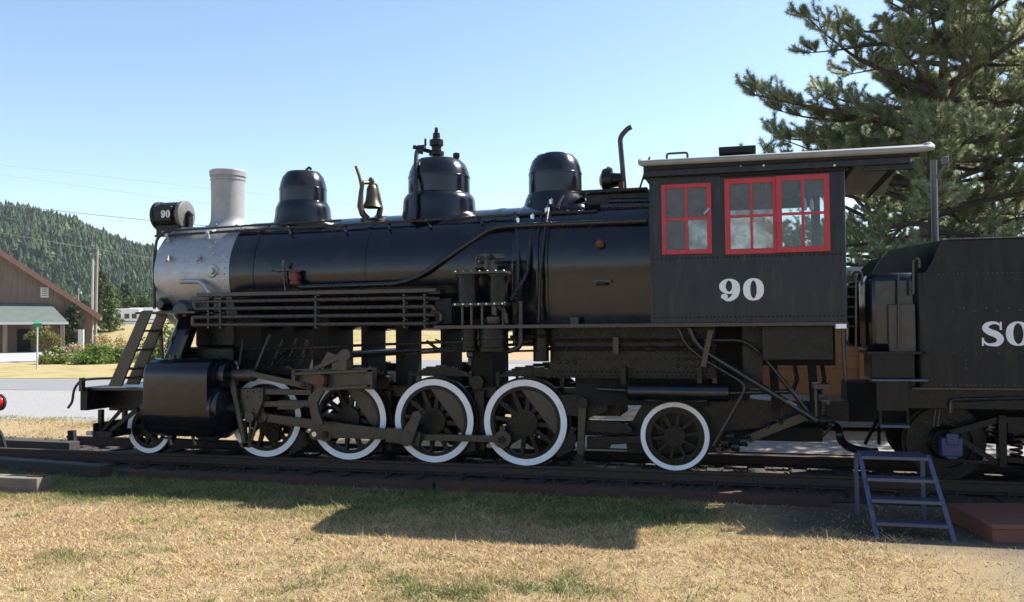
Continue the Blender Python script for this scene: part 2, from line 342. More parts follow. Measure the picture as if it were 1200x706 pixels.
# rougher weeds beside the gravel lot, seen behind the pilot
n = 60000; x = rng.uniform(-22, 0, n); y = rng.uniform(1.7, 5.0, n)
k = rng.random(n) < np.clip(.25+1.6*(vnoise(x, y, .9, 21)-.35)+(y-4)*.2, .05, 1); x, y = x[k], y[k]; n = len(x)
g = np.clip((y-3.2)*.5+rng.normal(0, .25, n)+(vnoise(x, y, .7, 22)-.5), 0, 1)
c = np.clip(lerp((.44, .33, .19), (.19, .23, .07), g)*rng.uniform(.7, 1.25, (n, 1)), .02, .9)
tag(blades('verge_weeds', x, y, rng.uniform(.015, .045, n)*(1+g), rng.uniform(.008, .016, n), c, .9), 'low weeds and dry grass at the edge of the gravel lot', 'grass', kind='stuff')
# broad-leaved weed rosettes and tall stems
n = 5200; cx = -8+9*rng.random(150)**1.6; cy = rng.uniform(-6.8, -1.9, 150); w_ = rng.integers(0, 150, n); sp_ = rng.uniform(.02, .16, 150)[w_]
x = cx[w_]+rng.normal(0, 1, n)*sp_; y = cy[w_]+rng.normal(0, 1, n)*sp_*.7; c = np.clip(lerp((.13, .19, .045), (.33, .34, .11), rng.random(n)), 0, 1)
tag(blades('green_weeds', x, y, rng.uniform(.012, .05, n), rng.uniform(.008, .02, n), c, 1.8), 'small green weed tufts scattered through the dry lawn', 'weeds', kind='stuff')
# loose stones
def stones(name, x, y, z, r, c, m):
    n = len(x); oc = np.array([(1, 0, 0), (-1, 0, 0), (0, 1, 0), (0, -1, 0), (0, 0, 1), (0, 0, -1)], float)
    V = oc[None]*r[:, None, None]*rng.uniform(.5, 1.25, (n, 6, 1))+rng.normal(0, .22, (n, 6, 3))*r[:, None, None]
    V[:, :, 2] *= .5; V = V+np.stack([x, y, z], 1)[:, None]
    T = np.array([(0, 2, 4), (2, 1, 4), (1, 3, 4), (3, 0, 4), (2, 0, 5), (1, 2, 5), (3, 1, 5), (0, 3, 5)])
    F = (T[None]+6*np.arange(n)[:, None, None]).reshape(-1, 3); return soup(name, V.reshape(-1, 3), F, np.repeat(c, 6, 0), m)
M['stone'] = mat('loose_stone', (.2, .18, .16), .9, attr='col', spec=.2)
n = 7000; x = rng.uniform(-13, 8, n); y = rng.uniform(-1.4, 1.6, n)
tag(stones('ballast_stones', x, y, GZ+.01+rng.uniform(0, .05, n), rng.uniform(.010, .028, n), np.array((.085, .07, .058))*rng.uniform(.45, 1.5, (n, 1)), M['stone']), 'dark crushed stone ballast between the ties', 'gravel', kind='stuff')
n = 9000; x = rng.uniform(1.2, 7, n); y = rng.uniform(-7.5, -1.5, n); k = rng.random(n) < np.clip((x-2.0+.18*(y+4))/2.5, .02, 1); x, y = x[k], y[k]; n = len(x)
tag(stones('path_stones', x, y, np.full(n, GZ+.006), rng.uniform(.003, .010, n), np.array((.27, .215, .165))*rng.uniform(.55, 1.3, (n, 1)), M['stone']), 'fine gravel scattered on the path beside the steps', 'gravel', kind='stuff')
n = 60; x = rng.uniform(-3, 4, n); y = rng.uniform(-7, -4, n)
tag(stones('loose_pebbles', x, y, np.full(n, GZ+.02), rng.uniform(.01, .02, n), np.array((.1, .085, .075))*rng.uniform(.6, 1.4, (n, 1)), M['stone']), 'dark pebbles lying loose on the dry lawn', 'pebbles', kind='stuff')

# ------------------------------------------------------------------ railway track
tr = thing('railway_track', 'rusty rails on weathered ties under the black locomotive', 'railway track', (0, 0, GZ))
rp = [(-.065, -.15), (.065, -.15), (.065, -.138), (.012, -.125), (.012, -.04), (.034, -.03), (.034, -.002), (.028, 0), (-.028, 0), (-.034, -.002), (-.034, -.03), (-.012, -.04), (-.012, -.125), (-.065, -.138)]
for yy in (-.752, .752):
    q = MB(); q.loft([[(X, yy+a, b) for a, b in rp] for X in (-9.6, 16)]); q.build('rail', M['rust'], tr)
tm = MB().box(-.11, .11, -1.3, 1.3, GZ-.06, -.153).mesh('tie', 0)
X = -9.5
while X < 14:
    o = put('tie', tm, M['tie'], tr); o.location = Vector((X, random.uniform(-.06, .06), random.uniform(-.012, 0)))-WORLD[tr.name]; o.rotation_euler.z = random.uniform(-.03, .03); X += .54+random.uniform(-.03, .03)
sp = MB()
for i in range(44):
    for yy in (-.83, -.67): sp.box(-9.5+i*.54-.01, -9.5+i*.54+.01, yy-.012, yy+.012, -.16, -.11)
tag(sp.build('spikes', M['rust'], tr), kind='stuff')
def beam(name, a, b, wdt, z0, z1, m, label, group=None):
    a = Vector((a[0], a[1], 0)); b = Vector((b[0], b[1], 0)); L_ = (b-a).length
    q = MB(); q.box(-L_/2, L_/2, -wdt/2, wdt/2, 0, z1-z0); o = q.build(name, m, None, .008)
    o.location = (a+b)/2+Vector((0, 0, z0)); o.rotation_euler.z = math.atan2((b-a).y, (b-a).x); return tag(o, label, 'timber', group)
beam('edge_timber', (-2.0, -1.62), (2.58, -1.58), .17, GZ, -.085, M['timber'], 'red brown timber edging laid on the ground before the rear driving wheels', 'timbers edging the track')
beam('edge_timber', (-6.6, -1.60), (-2.04, -1.62), .17, GZ, -.10, M['timber'], 'red brown timber edging laid on the ground below the cylinder and front drivers', 'timbers edging the track')
beam('edge_timber', (-11.5, -1.10), (-6.75, -1.72), .2, GZ, -.03, M['tie'], 'dark weathered timber running left from below the pilot', 'timbers edging the track')
beam('edge_timber', (-13.5, .15), (-8.75, -.05), .22, GZ, .02, M['tie'], 'dark timber across the end of the track, short stub post at its tip', 'timbers edging the track')
_p = gz(52, 560, -.03); beam('sunlit_timber', (_p.x-2.2, _p.y-.15), (_p.x, _p.y), .26, GZ, -.02, M['greytimber'], 'sunlit grey timber end lying on the dry grass at the left edge')
o = MB().box(-.06, .06, -.04, .04, 0, .26).build('stub_post', M['dark'], None, .01); p = at(84, 526, .1); o.location = (p.x, .12, GZ+.12); o.rotation_euler.y = -.06
tag(o, 'short dark stub post standing at the end of the track timbers', 'post')
o = MB().box(-.1, .1, -.06, .06, 0, .015).box(-.05, -.03, -.02, .02, .015, .04).box(.03, .05, -.02, .02, .015, .04).build('rail_plate', M['rustwheel'], None); o.location = (_p.x-.12, _p.y+.02, -.018); o.rotation_euler.z = .1
tag(o, 'rusty plate with two bolts on the sunlit timber', 'metal plate')
# red reflector on a bent iron bracket at the left edge
rs = thing('marker_reflector', 'red round reflector on a bent dark iron bracket at the left edge', 'reflector', (at(6, 530, -.3).x, -.3, GZ))
MB().tube(fillet(path([(-22, 470, -.3), (-10, 472, -.3), (-6, 500, -.3), (1, 508, -.3), (5, 522, -.3), (8, 536, -.3)]), .12), .032, 8).build('bracket', M['dark'], rs)
p = at(-3, 472, -.38); MB().lathe([(0, -.055), (.06, -.05), (.1, -.03), (.115, 0), (.115, .02), (0, .025)], p, 'y', 24).build('reflector', M['reflector'], rs)
MB().lathe([(.1, .0), (.135, .01), (.135, .05), (.0, .06)], p, 'y', 24).build('housing', M['dark'], rs)

# ------------------------------------------------------------------ steam locomotive
lo = thing('steam_locomotive', 'black steam locomotive with silver smokebox, white rimmed wheels and number 90 on the cab', 'locomotive', (-2, 0, 0))
AX = 2.60
# --- boiler
MB().lathe([(0, -6.74), (.70, -6.73), (.79, -6.71), (.80, -6.69), (.80, -5.44), (0, -5.43)], (0, 0, AX), 'x', 72).build('smokebox', M['silver'], lo)
MB().lathe([(.66, -6.78), (.70, -6.79), (.72, -6.76), (.72, -6.72), (0, -6.71)], (0, 0, AX), 'x', 48).build('smokebox_door', M['silver'], lo)
bo = MB().lathe([(.60, -5.449), (.812, -5.445), (.815, -5.43), (.82, -4.2), (.85, -2.4), (.872, -1.2), (.60, -1.19)], (0, 0, AX), 'x', 80).build('boiler', M['black'], lo)
for xb, r in ((-5.08, .818), (-3.35, .836), (-1.55, .868)):
    MB().lathe([(r-.01, -.035), (r+.006, -.033), (r+.006, .033), (r-.01, .035)], (xb, 0, AX), 'x', 80).build('band', M['black'], bo)
q = MB()
for xx in (-5.52, -5.62):
    for i in range(40):
        a = -2.2+i*.11; q.dome((xx, -.80*math.cos(a-.0)*1, AX+.80*math.sin(a)) if abs(a) < 1.5 else (xx, -.8, AX), .014, (0, -math.cos(a), math.sin(a)))
tag(q.build('smokebox_rivets', M['silver'], lo), kind='stuff')
def wrap(r, y2, zb):
    pts = []
    for i in range(37):
        a = rad(-12)+(rad(192)-rad(-12))*i/36; pts.append((r*math.cos(a), AX+r*math.sin(a)))
    pts += [(-r*.985, 2.15), (-y2, zb), (y2, zb), (r*.985, 2.15)]
    return pts
def section(name, r, y2, zb, xs, m):
    q = MB(); q.loft([[(X, a, b) for a, b in wrap(r*k, y2, zb)] for X, k in xs]); return q.build(name, m, lo, 0, 50)
fb = section('firebox_wrapper', .925, .80, 1.55, [(-1.24, .93), (-1.22, .965), (-1.20, .975), (.66, 1.0)], M['black'])
for px in (629, 640):
    xx = at(px, 320, -.93).x; q = MB(); q.loft([[(X, a, b) for a, b in wrap(.925*.998, .78, 1.6)] for X in (xx-.012, xx+.012)]); q.build('band', M['black'], fb, 0, 50)
# plug, vent and steps on the smokebox
p = at(251, 318, -.75); MB().lathe([(.10, .03), (.10, -.05), (.085, -.07), (.05, -.07), (.05, -.11), (0, -.11)], p, 'y', 20).build('washout_plug', M['silver'], lo)
MB().tube(fillet(path([(212, 330, -.83), (236, 330, -.86), (247, 345, -.88), (252, 362, -.86)]), .1), .035, 10).build('smokebox_pipe', M['silver'], lo)
q = MB()
for px in (196, 232): q.tube(path([(px+2, 300, -.76), (px, 306, -.83)]), .02, 8)
for px, py in ((250, 297), (247, 290), (253, 284)): q.dome(at(px, py, -.775), .02)
tag(q.build('smokebox_fittings', M['silver'], lo), kind='stuff')
p = at(217, 365, -.8); MB().lathe([(.17, .1), (.17, -.06), (.12, -.12), (0, -.13)], p, 'y', 20).build('steam_pipe_flange', M['black'], lo)
p = at(194, 357, -.7); MB().lathe([(.1, .1), (.1, -.08), (.06, -.14), (0, -.14)], p, 'y', 16).build('drain_flange', M['black'], lo)
MB().tube(fillet(path([(226, 362, -.66), (218, 385, -.86), (203, 428, -1.0), (200, 440, -1.02)]), .2), .15, 14).build('steam_pipe', M['black'], lo)
# --- stack, domes
def lathe_at(name, px, prof, m, y=0, n=40, dx=0):
    return MB().lathe(prof, (px, y, 0), 'z', n).build(name, m, lo)
st = lathe_at('smoke_stack', -5.985, [(.36, 3.30), (.31, 3.37), (.275, 3.42), (.256, 3.47), (.25, 3.54), (.248, 3.8), (.255, 4.15), (.272, 4.155), (.276, 4.235), (.262, 4.25), (.23, 4.24), (.22, 3.6), (0, 3.6)], M['stack'])
q = MB(); q.lathe([(.252, 4.09), (.262, 4.095), (.264, 4.12), (.253, 4.13)], (-5.985, 0, 0), 'z', 40); q.build('rim_band', M['stack'], st)
q = MB()
for i in range(6): q.dome((-5.985+.30*math.cos(i*1.05+.5), .30*math.sin(i*1.05+.5), 3.385), .03, (0, 0, 1))
tag(q.build('stack_bolts', M['silver'], st), kind='stuff')
def domeprof(rb, rm, z0, zs, zt, ztop):
    return [(rb+.07, z0), (rb+.03, z0+.12), (rb+.008, z0+.22), (rb, zs-.12), (rb-.012, zs-.07), (rb-.035, zs-.035), (rm+.018, zs-.012), (rm, zs), (rm, zs+.005), (rm*.995, zt), (rm*1.012, zt+.005), (rm*1.012, zt+.02), (rm*.99, zt+.025), (rm*.955, zt+.10), (rm*.86, zt+.20), (rm*.68, zt+.275), (rm*.42, ztop-.015), (rm*.2, ztop), (0, ztop)]
d1 = lathe_at('sand_dome', -4.70, domeprof(.408, .352, 3.27, 3.70, 3.88, 4.14), M['black'])
q = MB(); q.lathe([(.14, 4.11), (.14, 4.15), (0, 4.155)], (-4.70, 0, 0), 'z', 20); q.tube([(-4.64, 0, 4.15), (-4.64, 0, 4.20), (-4.60, 0, 4.23), (-4.57, 0, 4.2)], .022, 8); q.build('sand_hatch', M['black'], d1)
d2 = lathe_at('steam_dome', -2.53, domeprof(.52, .447, 3.25, 3.72, 3.94, 4.21), M['black'])
d3 = lathe_at('sand_dome', -.82, domeprof(.428, .372, 3.28, 3.64, 3.90, 4.20), M['black'])
q = MB(); q.lathe([(.15, 4.17), (.15, 4.21), (0, 4.215)], (-.82, 0, 0), 'z', 20); q.build('sand_hatch', M['black'], d3)
sv = MB().lathe([(.05, 4.15), (.05, 4.27), (.11, 4.28), (.11, 4.33), (.07, 4.34), (.07, 4.40), (.10, 4.42), (.10, 4.50), (.075, 4.51), (.055, 4.52), (.05, 4.60), (.03, 4.61), (.022, 4.68), (0, 4.69)], (-2.55, -.05, 0), 'z', 16)
sv.lathe([(.03, 4.2), (.05, 4.24), (.05, 4.29), (.02, 4.3), (0, 4.3)], (-2.25, -.05, 0), 'z', 10)
sv.tube([(-2.55, -.05, 4.31), (-2.72, -.1, 4.36), (-2.86, -.18, 4.40)], .03, 8); sv.lathe([(.05, -.05), (.05, .06), (0, .06)], (-2.76, -.12, 4.38), 'x', 10); sv.tube([(-2.7, -.1, 4.42), (-2.7, -.1, 4.52)], .018, 6)
sv.build('safety_valve', M['chassis'], lo)
MB().tube(fillet(path([(496, 179, -.17), (488.5, 177, -.20), (487.5, 186, -.34), (487, 215, -.50), (486, 258, -.60)]), .1), .032, 10).build('whistle_pipe', M['pipe'], lo)
# --- bell
bx = -3.60
be = MB().lathe([(.005, 3.93), (.03, 3.925), (.06, 3.90), (.078, 3.85), (.086, 3.75), (.10, 3.67), (.13, 3.61), (.148, 3.58), (.14, 3.575), (.10, 3.63), (0, 3.8)], (bx+.02, 0, 0), 'z', 28).build('bell', M['brass'], lo)
q = MB(); q.tube(fillet([(bx-.02, -.2, 3.42), (bx-.1, -.24, 3.55), (bx-.14, -.25, 3.75), (bx-.13, -.22, 3.95), (bx-.2, -.2, 4.2)], .06), [.03]*24, 8) if 0 else None
q.tube([(bx, -.10, 3.40), (bx-.06, -.15, 3.47), (bx-.09, -.17, 3.58), (bx-.08, -.16, 3.78), (bx-.06, -.15, 3.93)], [.045, .05, .048, .036, .03], 8)
q.tube([(bx, .10, 3.40), (bx+.06, .15, 3.46), (bx+.08, .17, 3.58), (bx+.05, .16, 3.78), (bx+.02, .15, 3.93)], [.045, .05, .045, .035, .03], 8)
q.tube([(bx-.06, -.15, 3.93), (bx, 0, 3.95), (bx+.02, .15, 3.93)], .03, 8); q.tube([(bx-.07, -.155, 3.88), (bx-.10, -.17, 4.02), (bx-.15, -.18, 4.17)], [.032, .026, .026], 8)
q.lathe([(.04, 3.92), (.05, 3.97), (.03, 4.02), (0, 4.03)], (bx+.01, 0, 0), 'z', 10); q.build('bell_yoke', M['brass'], be)
# --- headlight
hx0, hx1, hz, hr = -7.20, -6.73, 3.60, .21
hl = MB().lathe([(hr-.02, hx0-.03), (hr+.015, hx0-.025), (hr+.015, hx0+.03), (hr, hx0+.035), (hr, hx1)], (0, 0, hz), 'x', 36).build('headlight', M['chassis'], lo)
MB().lathe([(hr+.012, hx1-.05), (hr+.014, hx1+.01), (hr-.01, hx1+.02), (0, hx1+.022)], (0, 0, hz), 'x', 36).build('rear_cover', M['lamp_grey'], hl)
MB().box(hx0+.06, hx1-.10, -hr-.03, -hr+.06, hz-.11, hz+.12).build('number_board', M['chassis'], hl, .008)
MB().box(hx1+.02, hx1+.09, -.05, .05, hz-.2, hz-.02).tube([(hx1+.03, 0, hz+.04), (hx1+.1, 0, hz-.02)], .04, 8).build('lamp_socket', M['chassis'], hl)
MB().box(hx0+.05, hx1-.02, -.16, .16, hz-hr-.12, hz-hr+.04).build('headlight_bracket', M['chassis'], hl)
q = MB(); q.tube(fillet(path([(199, 270, -.5), (184, 278, -.6), (181, 300, -.62), (181, 335, -.78), (181, 362, -.85)]), .12), .022, 8); q.build('headlight_conduit', M['pipe'], lo)
# --- handrails and boiler pipes
hrl = MB().tube(path([(182, 277, -.55), (300, 269.5, -.56), (400, 264, -.58), (500, 258, -.58), (600, 252, -.6), (700, 247.5, -.6)]), .02, 8).build('handrail', M['pipe'], lo)
MB().tube(fillet(path([(190, 272, -.35), (196, 271, -.5), (300, 264, -.50), (400, 258.5, -.5)]), .15), .016, 8).build('conduit', M['pipe'], lo)
for px, py in ((196, 276), (244, 273), (338, 267), (402, 264), (453, 261), (500, 258.5), (560, 254.5), (641, 250)):
    a = at(px, py, -.56); b = Vector((a.x+.04, -.44, AX+.68)); q = MB(); q.tube([a, a.lerp(b, .5), b], .018, 8); q.dome(a+Vector((0, -.02, 0)), .035)
    q.tube([a+Vector((.09, -.1, -.1)), a], .016, 6); q.dome(a+Vector((.09, -.11, -.1)), .022); q.build('handrail_bracket', M['silver' if px in (196, 244) else 'pipe'], hrl)
MB().tube(fillet(path([(349, 330, -.86), (352, 337, -.92), (466, 333, -.95), (490, 325, -.95), (575, 268, -.74), (598, 265, -.74), (758, 259, -.80)]), .25), .036, 12).build('feed_pipe', M['pipe'], lo)
ck = MB().lathe([(.07, .1), (.07, -.02), (.045, -.03), (.045, -.10), (0, -.10)], at(346, 325, -.86), 'y', 16).build('check_valve', M['redvalve'], lo)
q = MB(); p = at(346, 325, -.92); q.lathe([(.03, -.1), (.075, -.1), (.075, -.06), (.045, -.05), (.045, .06), (.06, .07), (.03, .11), (0, .12)], p, 'z', 12); q.build('valve_body', M['redvalve'], ck)
q = MB(); p = at(333, 317, -.86); q.box(p.x-.16, p.x+.14, -.90, -.80, p.z-.012, p.z+.012); q.dome(p+Vector((0, -.05, .06)), .03); q.dome(p+Vector((-.16, -.05, .0)), .025); q.tube([p+Vector((.02, 0, -.3)), p], .015, 6); q.tube([p+Vector((.02, -.05, 0)), p+Vector((.02, -.05, .14))], .02, 6); q.build('check_valve_lever', M['pipe'], lo)
for pts in ([(603, 250, -.6), (608, 290, -.88), (607, 345, -.98), (603, 352, -1.05)], [(624, 254, -.62), (621, 290, -.9), (618, 322, -.97), (604, 342, -1.05), (598, 352, -1.1)], [(643, 238, -.5), (638, 275, -.86), (632, 330, -.97), (631, 378, -.99)], [(653, 245, -.55), (655, 238, -.5), (660, 230, -.4)]):
    MB().tube(fillet(path(pts), .3), .024, 10).build('boiler_pipe', M['pipe'], lo)
q = MB(); a = at(620, 262, -.62); b = at(604, 350, -1.0)
for px, py, y in ((607, 258, -.66), (624, 254, -.64), (641, 246, -.6), (646, 236, -.52)): MB().lathe([(.02, -.04), (.03, -.04), (.03, .02), (.015, .03), (0, .045)], at(px, py, y), 'z', 10).build('turret_valve', M['steel'], lo)
q = MB(); q.tube(path([(690, 268, -.78), (708, 252, -.62)]), .03, 8); q.build('blowoff_stem', M['pipe'], lo)
p = at(703, 286, -.92); MB().lathe([(.055, .05), (.055, -.02), (.03, -.045), (0, -.045)], p, 'y', 14).build('washout_cap', M['rustwheel'], lo)
p = at(705, 330, -.95); q = MB(); q.box(p.x-.13, p.x+.12, -.96, -.90, p.z-.015, p.z+.02); q.tube([p+Vector((-.06, -.02, -.03)), p+Vector((.06, -.02, -.03))], .025, 8); q.build('step_lug', M['pipe'], lo)
p = at(673, 376, -.95); MB().box(p.x-.04, p.x+.06, -1.0, -.88, p.z-.06, p.z+.04).build('bracket_block', M['pipe'], lo)
# roof of the firebox in front of the cab: generator, turret, stove pipe
MB().box(-.32, .62, -.42, .42, 3.40, 3.56).build('turret_cover', M['chassis'], lo, .02)
MB().box(-.40, .50, -.5, .5, 3.565, 3.60).build('turret_plate', M['chassis'], lo)
tg = MB().lathe([(0, -.12), (.06, -.118), (.155, -.07), (.17, -.02), (.17, .05), (.10, .06), (.085, .2), (.04, .21), (0, .21)], (-.06, -.1, 3.78), 'x', 24).build('turbo_generator', M['chassis'], lo)
MB().box(-.12, .1, -.2, 0, 3.60, 3.66).build('generator_foot', M['chassis'], tg); q = MB(); q.dome((-.06, -.1, 3.95), .03, (0, 0, 1)); q.tube([(.12, -.15, 3.62), (.12, -.15, 3.74)], .04, 8); q.build('oil_cup', M['rustwheel'], tg)
MB().tube(fillet([(.16, -.1, 3.55), (.12, -.1, 4.1), (.10, -.1, 4.36), (.21, -.1, 4.47), (.26, -.1, 4.49)], .16), .034, 10).build('exhaust_pipe', M['pipe'], lo)
q = MB(); q.tube([(.42, -.6, 3.58), (.56, -.7, 3.95)], .014, 6); q.tube([(.46, -.62, 3.68), (.62, -.7, 3.74)], .012, 6); q.build('bell_cord_bracket', M['pipe'], lo)
for i, (a, b) in enumerate((((.0, -.45, 3.44), (.60, -.45, 3.42)), ((-.1, -.52, 3.36), (.63, -.55, 3.34)))):
    MB().tube([a, b], .045, 10).build('turret_pipe', M['pipe'], lo)
# --- running boards
rb1 = MB().box(-6.58, -5.62, -1.36, -.70, 2.03, 2.062).build('front_running_board', M['rodsteel'], lo, .004)
xa, xb = at(509, 382, -1.48).x, 2.80
MB().box(xa, xb, -1.50, -.82, 1.785, 1.83).build('running_board', M['rodsteel'], lo, .004)
MB().box(-5.62, xa+.1, -1.20, -.72, 1.86, 1.885).build('running_board_middle', M['chassis'], lo)
# air cooling pipes
ac = MB()
def z_on(px, py, y=-1.34): return at(px, py, y)
L_ = [((228, 354), (506, 349)), ((230, 362), (507, 359.5)), ((227, 372), (509, 369)), ((227, 381), (506, 379.5))]
P4 = [(z_on(*a), z_on(*b)) for a, b in L_]
pts = [P4[0][1], P4[0][0], P4[1][0], P4[1][1], P4[2][1], P4[2][0], P4[3][0], P4[3][1]]
for a, b in P4: MB().tube([a+(b-a)*.012, b-(b-a)*.012], .027, 10).build('cooling_pipe', M['rodsteel'], lo)
for k, (i, j, e) in enumerate(((0, 1, 0), (1, 2, 1), (2, 3, 0))):
    a, b = P4[i][e], P4[j][e]; s = 1 if e == 0 else -1; d = Vector((.05*s, 0, 0)); MB().tube(fillet([a+d, a-d*.2, b-d*.2, b+d], .06), .03, 10).build('return_bend', M['rodsteel'], lo)
a, b = at(232, 346, -1.34), at(512, 340.5, -1.34); MB().bar((a.x, a.z), (b.x, b.z), .05, -1.38, -1.02).build('cooler_shelf', M['rodsteel'], lo, .004)
for px in (248, 262, 373, 476, 500):
    a, b = at(px, 346, -1.3), at(px+.5, 385, -1.3); q = MB(); q.box(a.x-.025, a.x+.025, -1.31, -1.28, b.z, a.z); [q.tube([(a.x, -1.30, P4[i][0].z+(P4[i][1].z-P4[i][0].z)*(a.x-P4[i][0].x)/(P4[i][1].x-P4[i][0].x)+dz), (a.x, -1.385, P4[i][0].z+(P4[i][1].z-P4[i][0].z)*(a.x-P4[i][0].x)/(P4[i][1].x-P4[i][0].x)+dz)], .018, 6) for i in range(4) for dz in (-.035, .035)]
    q.build('pipe_clamp', M['pipe'], lo)
# --- air compressor
YP = -1.32
ap = MB()
def pz(py, px=565): return at(px, py, YP).z
def pxx(px, py=350): return at(px, py, YP).x
x1_, x2_ = pxx(549), pxx(584)
zt, zm, zb, zr = pz(322), pz(355), pz(378), 1.83
c1 = MB().lathe([(0, zm), (.135, zm), (.135, zt-.03), (.16, zt-.03), (.16, zt), (0, zt)], (x1_, YP, 0), 'z', 24); c1.lathe([(0, zm), (.12, zm), (.12, zt-.03), (.15, zt-.03), (.15, zt), (0, zt)], (x2_, YP, 0), 'z', 24)
cm = c1.build('air_compressor', M['chassis'], lo)
MB().box(x1_-.16, x2_+.13, YP-.17, YP+.17, zt-.002, zt+.035).build('compressor_head', M['rodsteel'], cm, .01)
MB().box(x1_-.16, x2_+.13, YP-.17, YP+.17, zm-.045, zm).build('compressor_centre_plate', M['rodsteel'], cm, .01)
q = MB()
for i in range(7): q.dome((x1_-.13+i*(x2_-x1_+.24)/6, YP-.14, zt+.035), .018, (0, 0, 1)); q.dome((x1_-.12+i*(x2_-x1_+.22)/6, YP-.17, zm-.02), .018)
tag(q.build('compressor_nuts', M['steel'], cm), kind='stuff')
q = MB(); xc = pxx(570); q.tube([(xc-.12, YP, zt+.11), (xc+.02, YP, zt+.11)], .07, 12); q.tube([(xc-.12, YP-.05, zt+.10), (xc-.1, YP-.05, zt+.24)], .02, 6); q.tube([(xc+.02, YP-.06, zt+.06), (xc+.02, YP-.06, zt+.26)], .03, 8); q.tube([(xc+.06, YP-.06, zt+.22), (xc-.06, YP-.08, zt+.16)], .025, 8); q.box(xc-.1, xc+.2, YP+.05, YP+.2, zt+.2, zt+.26); q.build('steam_valve', M['pipe'], cm)
for X in (x1_-.06, x1_+.06, x1_+.2, x2_-.02, x2_+.08): MB().tube([(X, YP-.06, 1.83), (X, YP-.06, zm-.04)], .02, 8).build('tie_rod', M['pipe'], cm)
MB().lathe([(.11, 1.83), (.12, 1.86), (.12, 1.93), (.05, 1.96), (.05, zm), (0, zm)], (x2_-.05, YP, 0), 'z', 16).build('stuffing_box', M['pipe'], cm)
MB().tube(fillet([(x2_+.02, YP-.1, zm-.05), (x2_+.12, YP-.1, zm-.12), (x2_+.14, YP-.1, 1.85)], .08), .028, 8).build('compressor_pipe', M['pipe'], cm)
zl = pz(409)
def ribbed(x, r, z0, z1, k):
    pr = [(0, z0-.04), (r*.6, z0-.04), (r*1.1, z0-.02), (r*1.1, z0+.02)]
    for i in range(k): zz = z0+.03+(z1-z0-.03)*i/k; dz = (z1-z0)/k; pr += [(r, zz), (r, zz+dz*.55), (r*.95, zz+dz*.6), (r*.95, zz+dz*.95)]
    return MB().lathe(pr+[(r, z1), (0, z1)], (x, YP, 0), 'z', 24)
ribbed(pxx(551, 400), .105, zl, 1.784, 2).build('air_cylinder', M['chassis'], cm); ribbed(pxx(579, 400), .18, zl-.01, 1.784, 4).build('air_cylinder', M['chassis'], cm)
q = MB(); xq = pxx(610, 400); q.tube(fillet([(xq, YP, 2.12), (xq, YP, zl+.02), (xq-.14, YP, zl-.03), (xq-.25, YP, zl-.03)], .07), .032, 10); q.build('discharge_pipe', M['pipe'], cm)
q = MB(); q.tube([at(551, 412, YP), at(551, 428, YP)], .03, 8); q.lathe([(.02, -.06), (.05, -.03), (.05, .02), (0, .04)], at(551, 415, YP), 'z', 10); q.build('drain_cock', M['pipe'], cm)
# lubricator block left of the pump
q = MB(); p = at(520, 352, -1.3); q.box(p.x-.1, p.x+.12, -1.35, -1.1, p.z-.3, p.z+.02); q.build('lubricator', M['dark'], lo)
q = MB()
for py in (343, 350): MB().tube(path([(503, py, -1.36), (516, py, -1.36)]), .026, 8).build('lubricator_union', M['pipe'], lo)
q.tube(fillet(path([(505, 366, -1.38), (517, 366, -1.38), (517, 378, -1.38), (505, 379, -1.38)]), .05), .022, 8); q.build('lubricator_pipe', M['pipe'], lo)
# --- cab
CY, cx0, cx1, cz0, cz1 = 1.5, .63, 2.775, 1.835, 3.66
def wall(name, y, th, xs, zs, opens, m, parent=lo):
    q = MB(); X = sorted(set([xs[0], xs[1]]+[v for o in opens for v in o[:2]])); Zs = sorted(set([zs[0], zs[1]]+[v for o in opens for v in o[2:]]))
    for i in range(len(X)-1):
        run = []
        for j in range(len(Zs)-1):
            mx_, mz_ = (X[i]+X[i+1])/2, (Zs[j]+Zs[j+1])/2
            if any(o[0] < mx_ < o[1] and o[2] < mz_ < o[3] for o in opens): continue
            if run and abs(run[-1][1]-Zs[j]) < 1e-6: run[-1] = (run[-1][0], Zs[j+1])
            else: run.append((Zs[j], Zs[j+1]))
        for a, b in run: q.box(X[i], X[i+1], y, y+th, a, b)
    return q.build(name, m, parent, 0, 0)
W1 = (.80, 1.315, 2.665, 3.425); W2 = (1.525, 2.60, 2.645, 3.455)
cw = wall('cab_side', -CY, .03, (cx0, cx1), (cz0, cz1), [W1, W2], M['cab'])
wall('cab_side', CY-.03, .03, (cx0, cx1), (cz0, cz1), [(.85, 1.3, 2.7, 3.4), (1.5, 2.65, 2.6, 3.5)], M['cab'])
q = MB(); q.box(cx0+.001, cx0+.03, -CY+.031, CY-.031, cz0, 3.4); q.box(cx0+.001, cx0+.03, -1.2, 1.2, 3.4, 3.75); q.build('cab_front', M['cab'], lo, 0, 0)
MB().box(cx0, cx1, -CY+.03, CY-.03, cz0-.04, cz0).build('cab_floor', M['chassis'], lo)
MB().lathe([(0, .66), (.8, .66), (.82, .95), (0, .96)], (0, 0, 2.55), 'x', 32).build('backhead', M['dark'], lo)
MB().box(1.5, 2.1, -1.25, -.75, cz0, 2.35).box(2.02, 2.1, -1.25, -.75, 2.35, 2.75).build('cab_seat', M['chassis'], lo)
for X in (cx1+.002,):
    for y in (-CY+.015,): MB().tube([(X, y, cz0), (X, y, cz1-.1)], .022, 8).build('cab_corner_rail', M['cab'], lo)
q = MB()
for i in range(46): q.dome((cx0+.04+i*.046, -CY, 2.585), .011); q.dome((cx0+.04+i*.046, -CY, cz0+.06), .012)
for i in range(38): q.dome((cx0+.03, -CY, cz0+.1+i*.046), .007); q.dome((cx1-.04, -CY, cz0+.1+i*.046), .007)
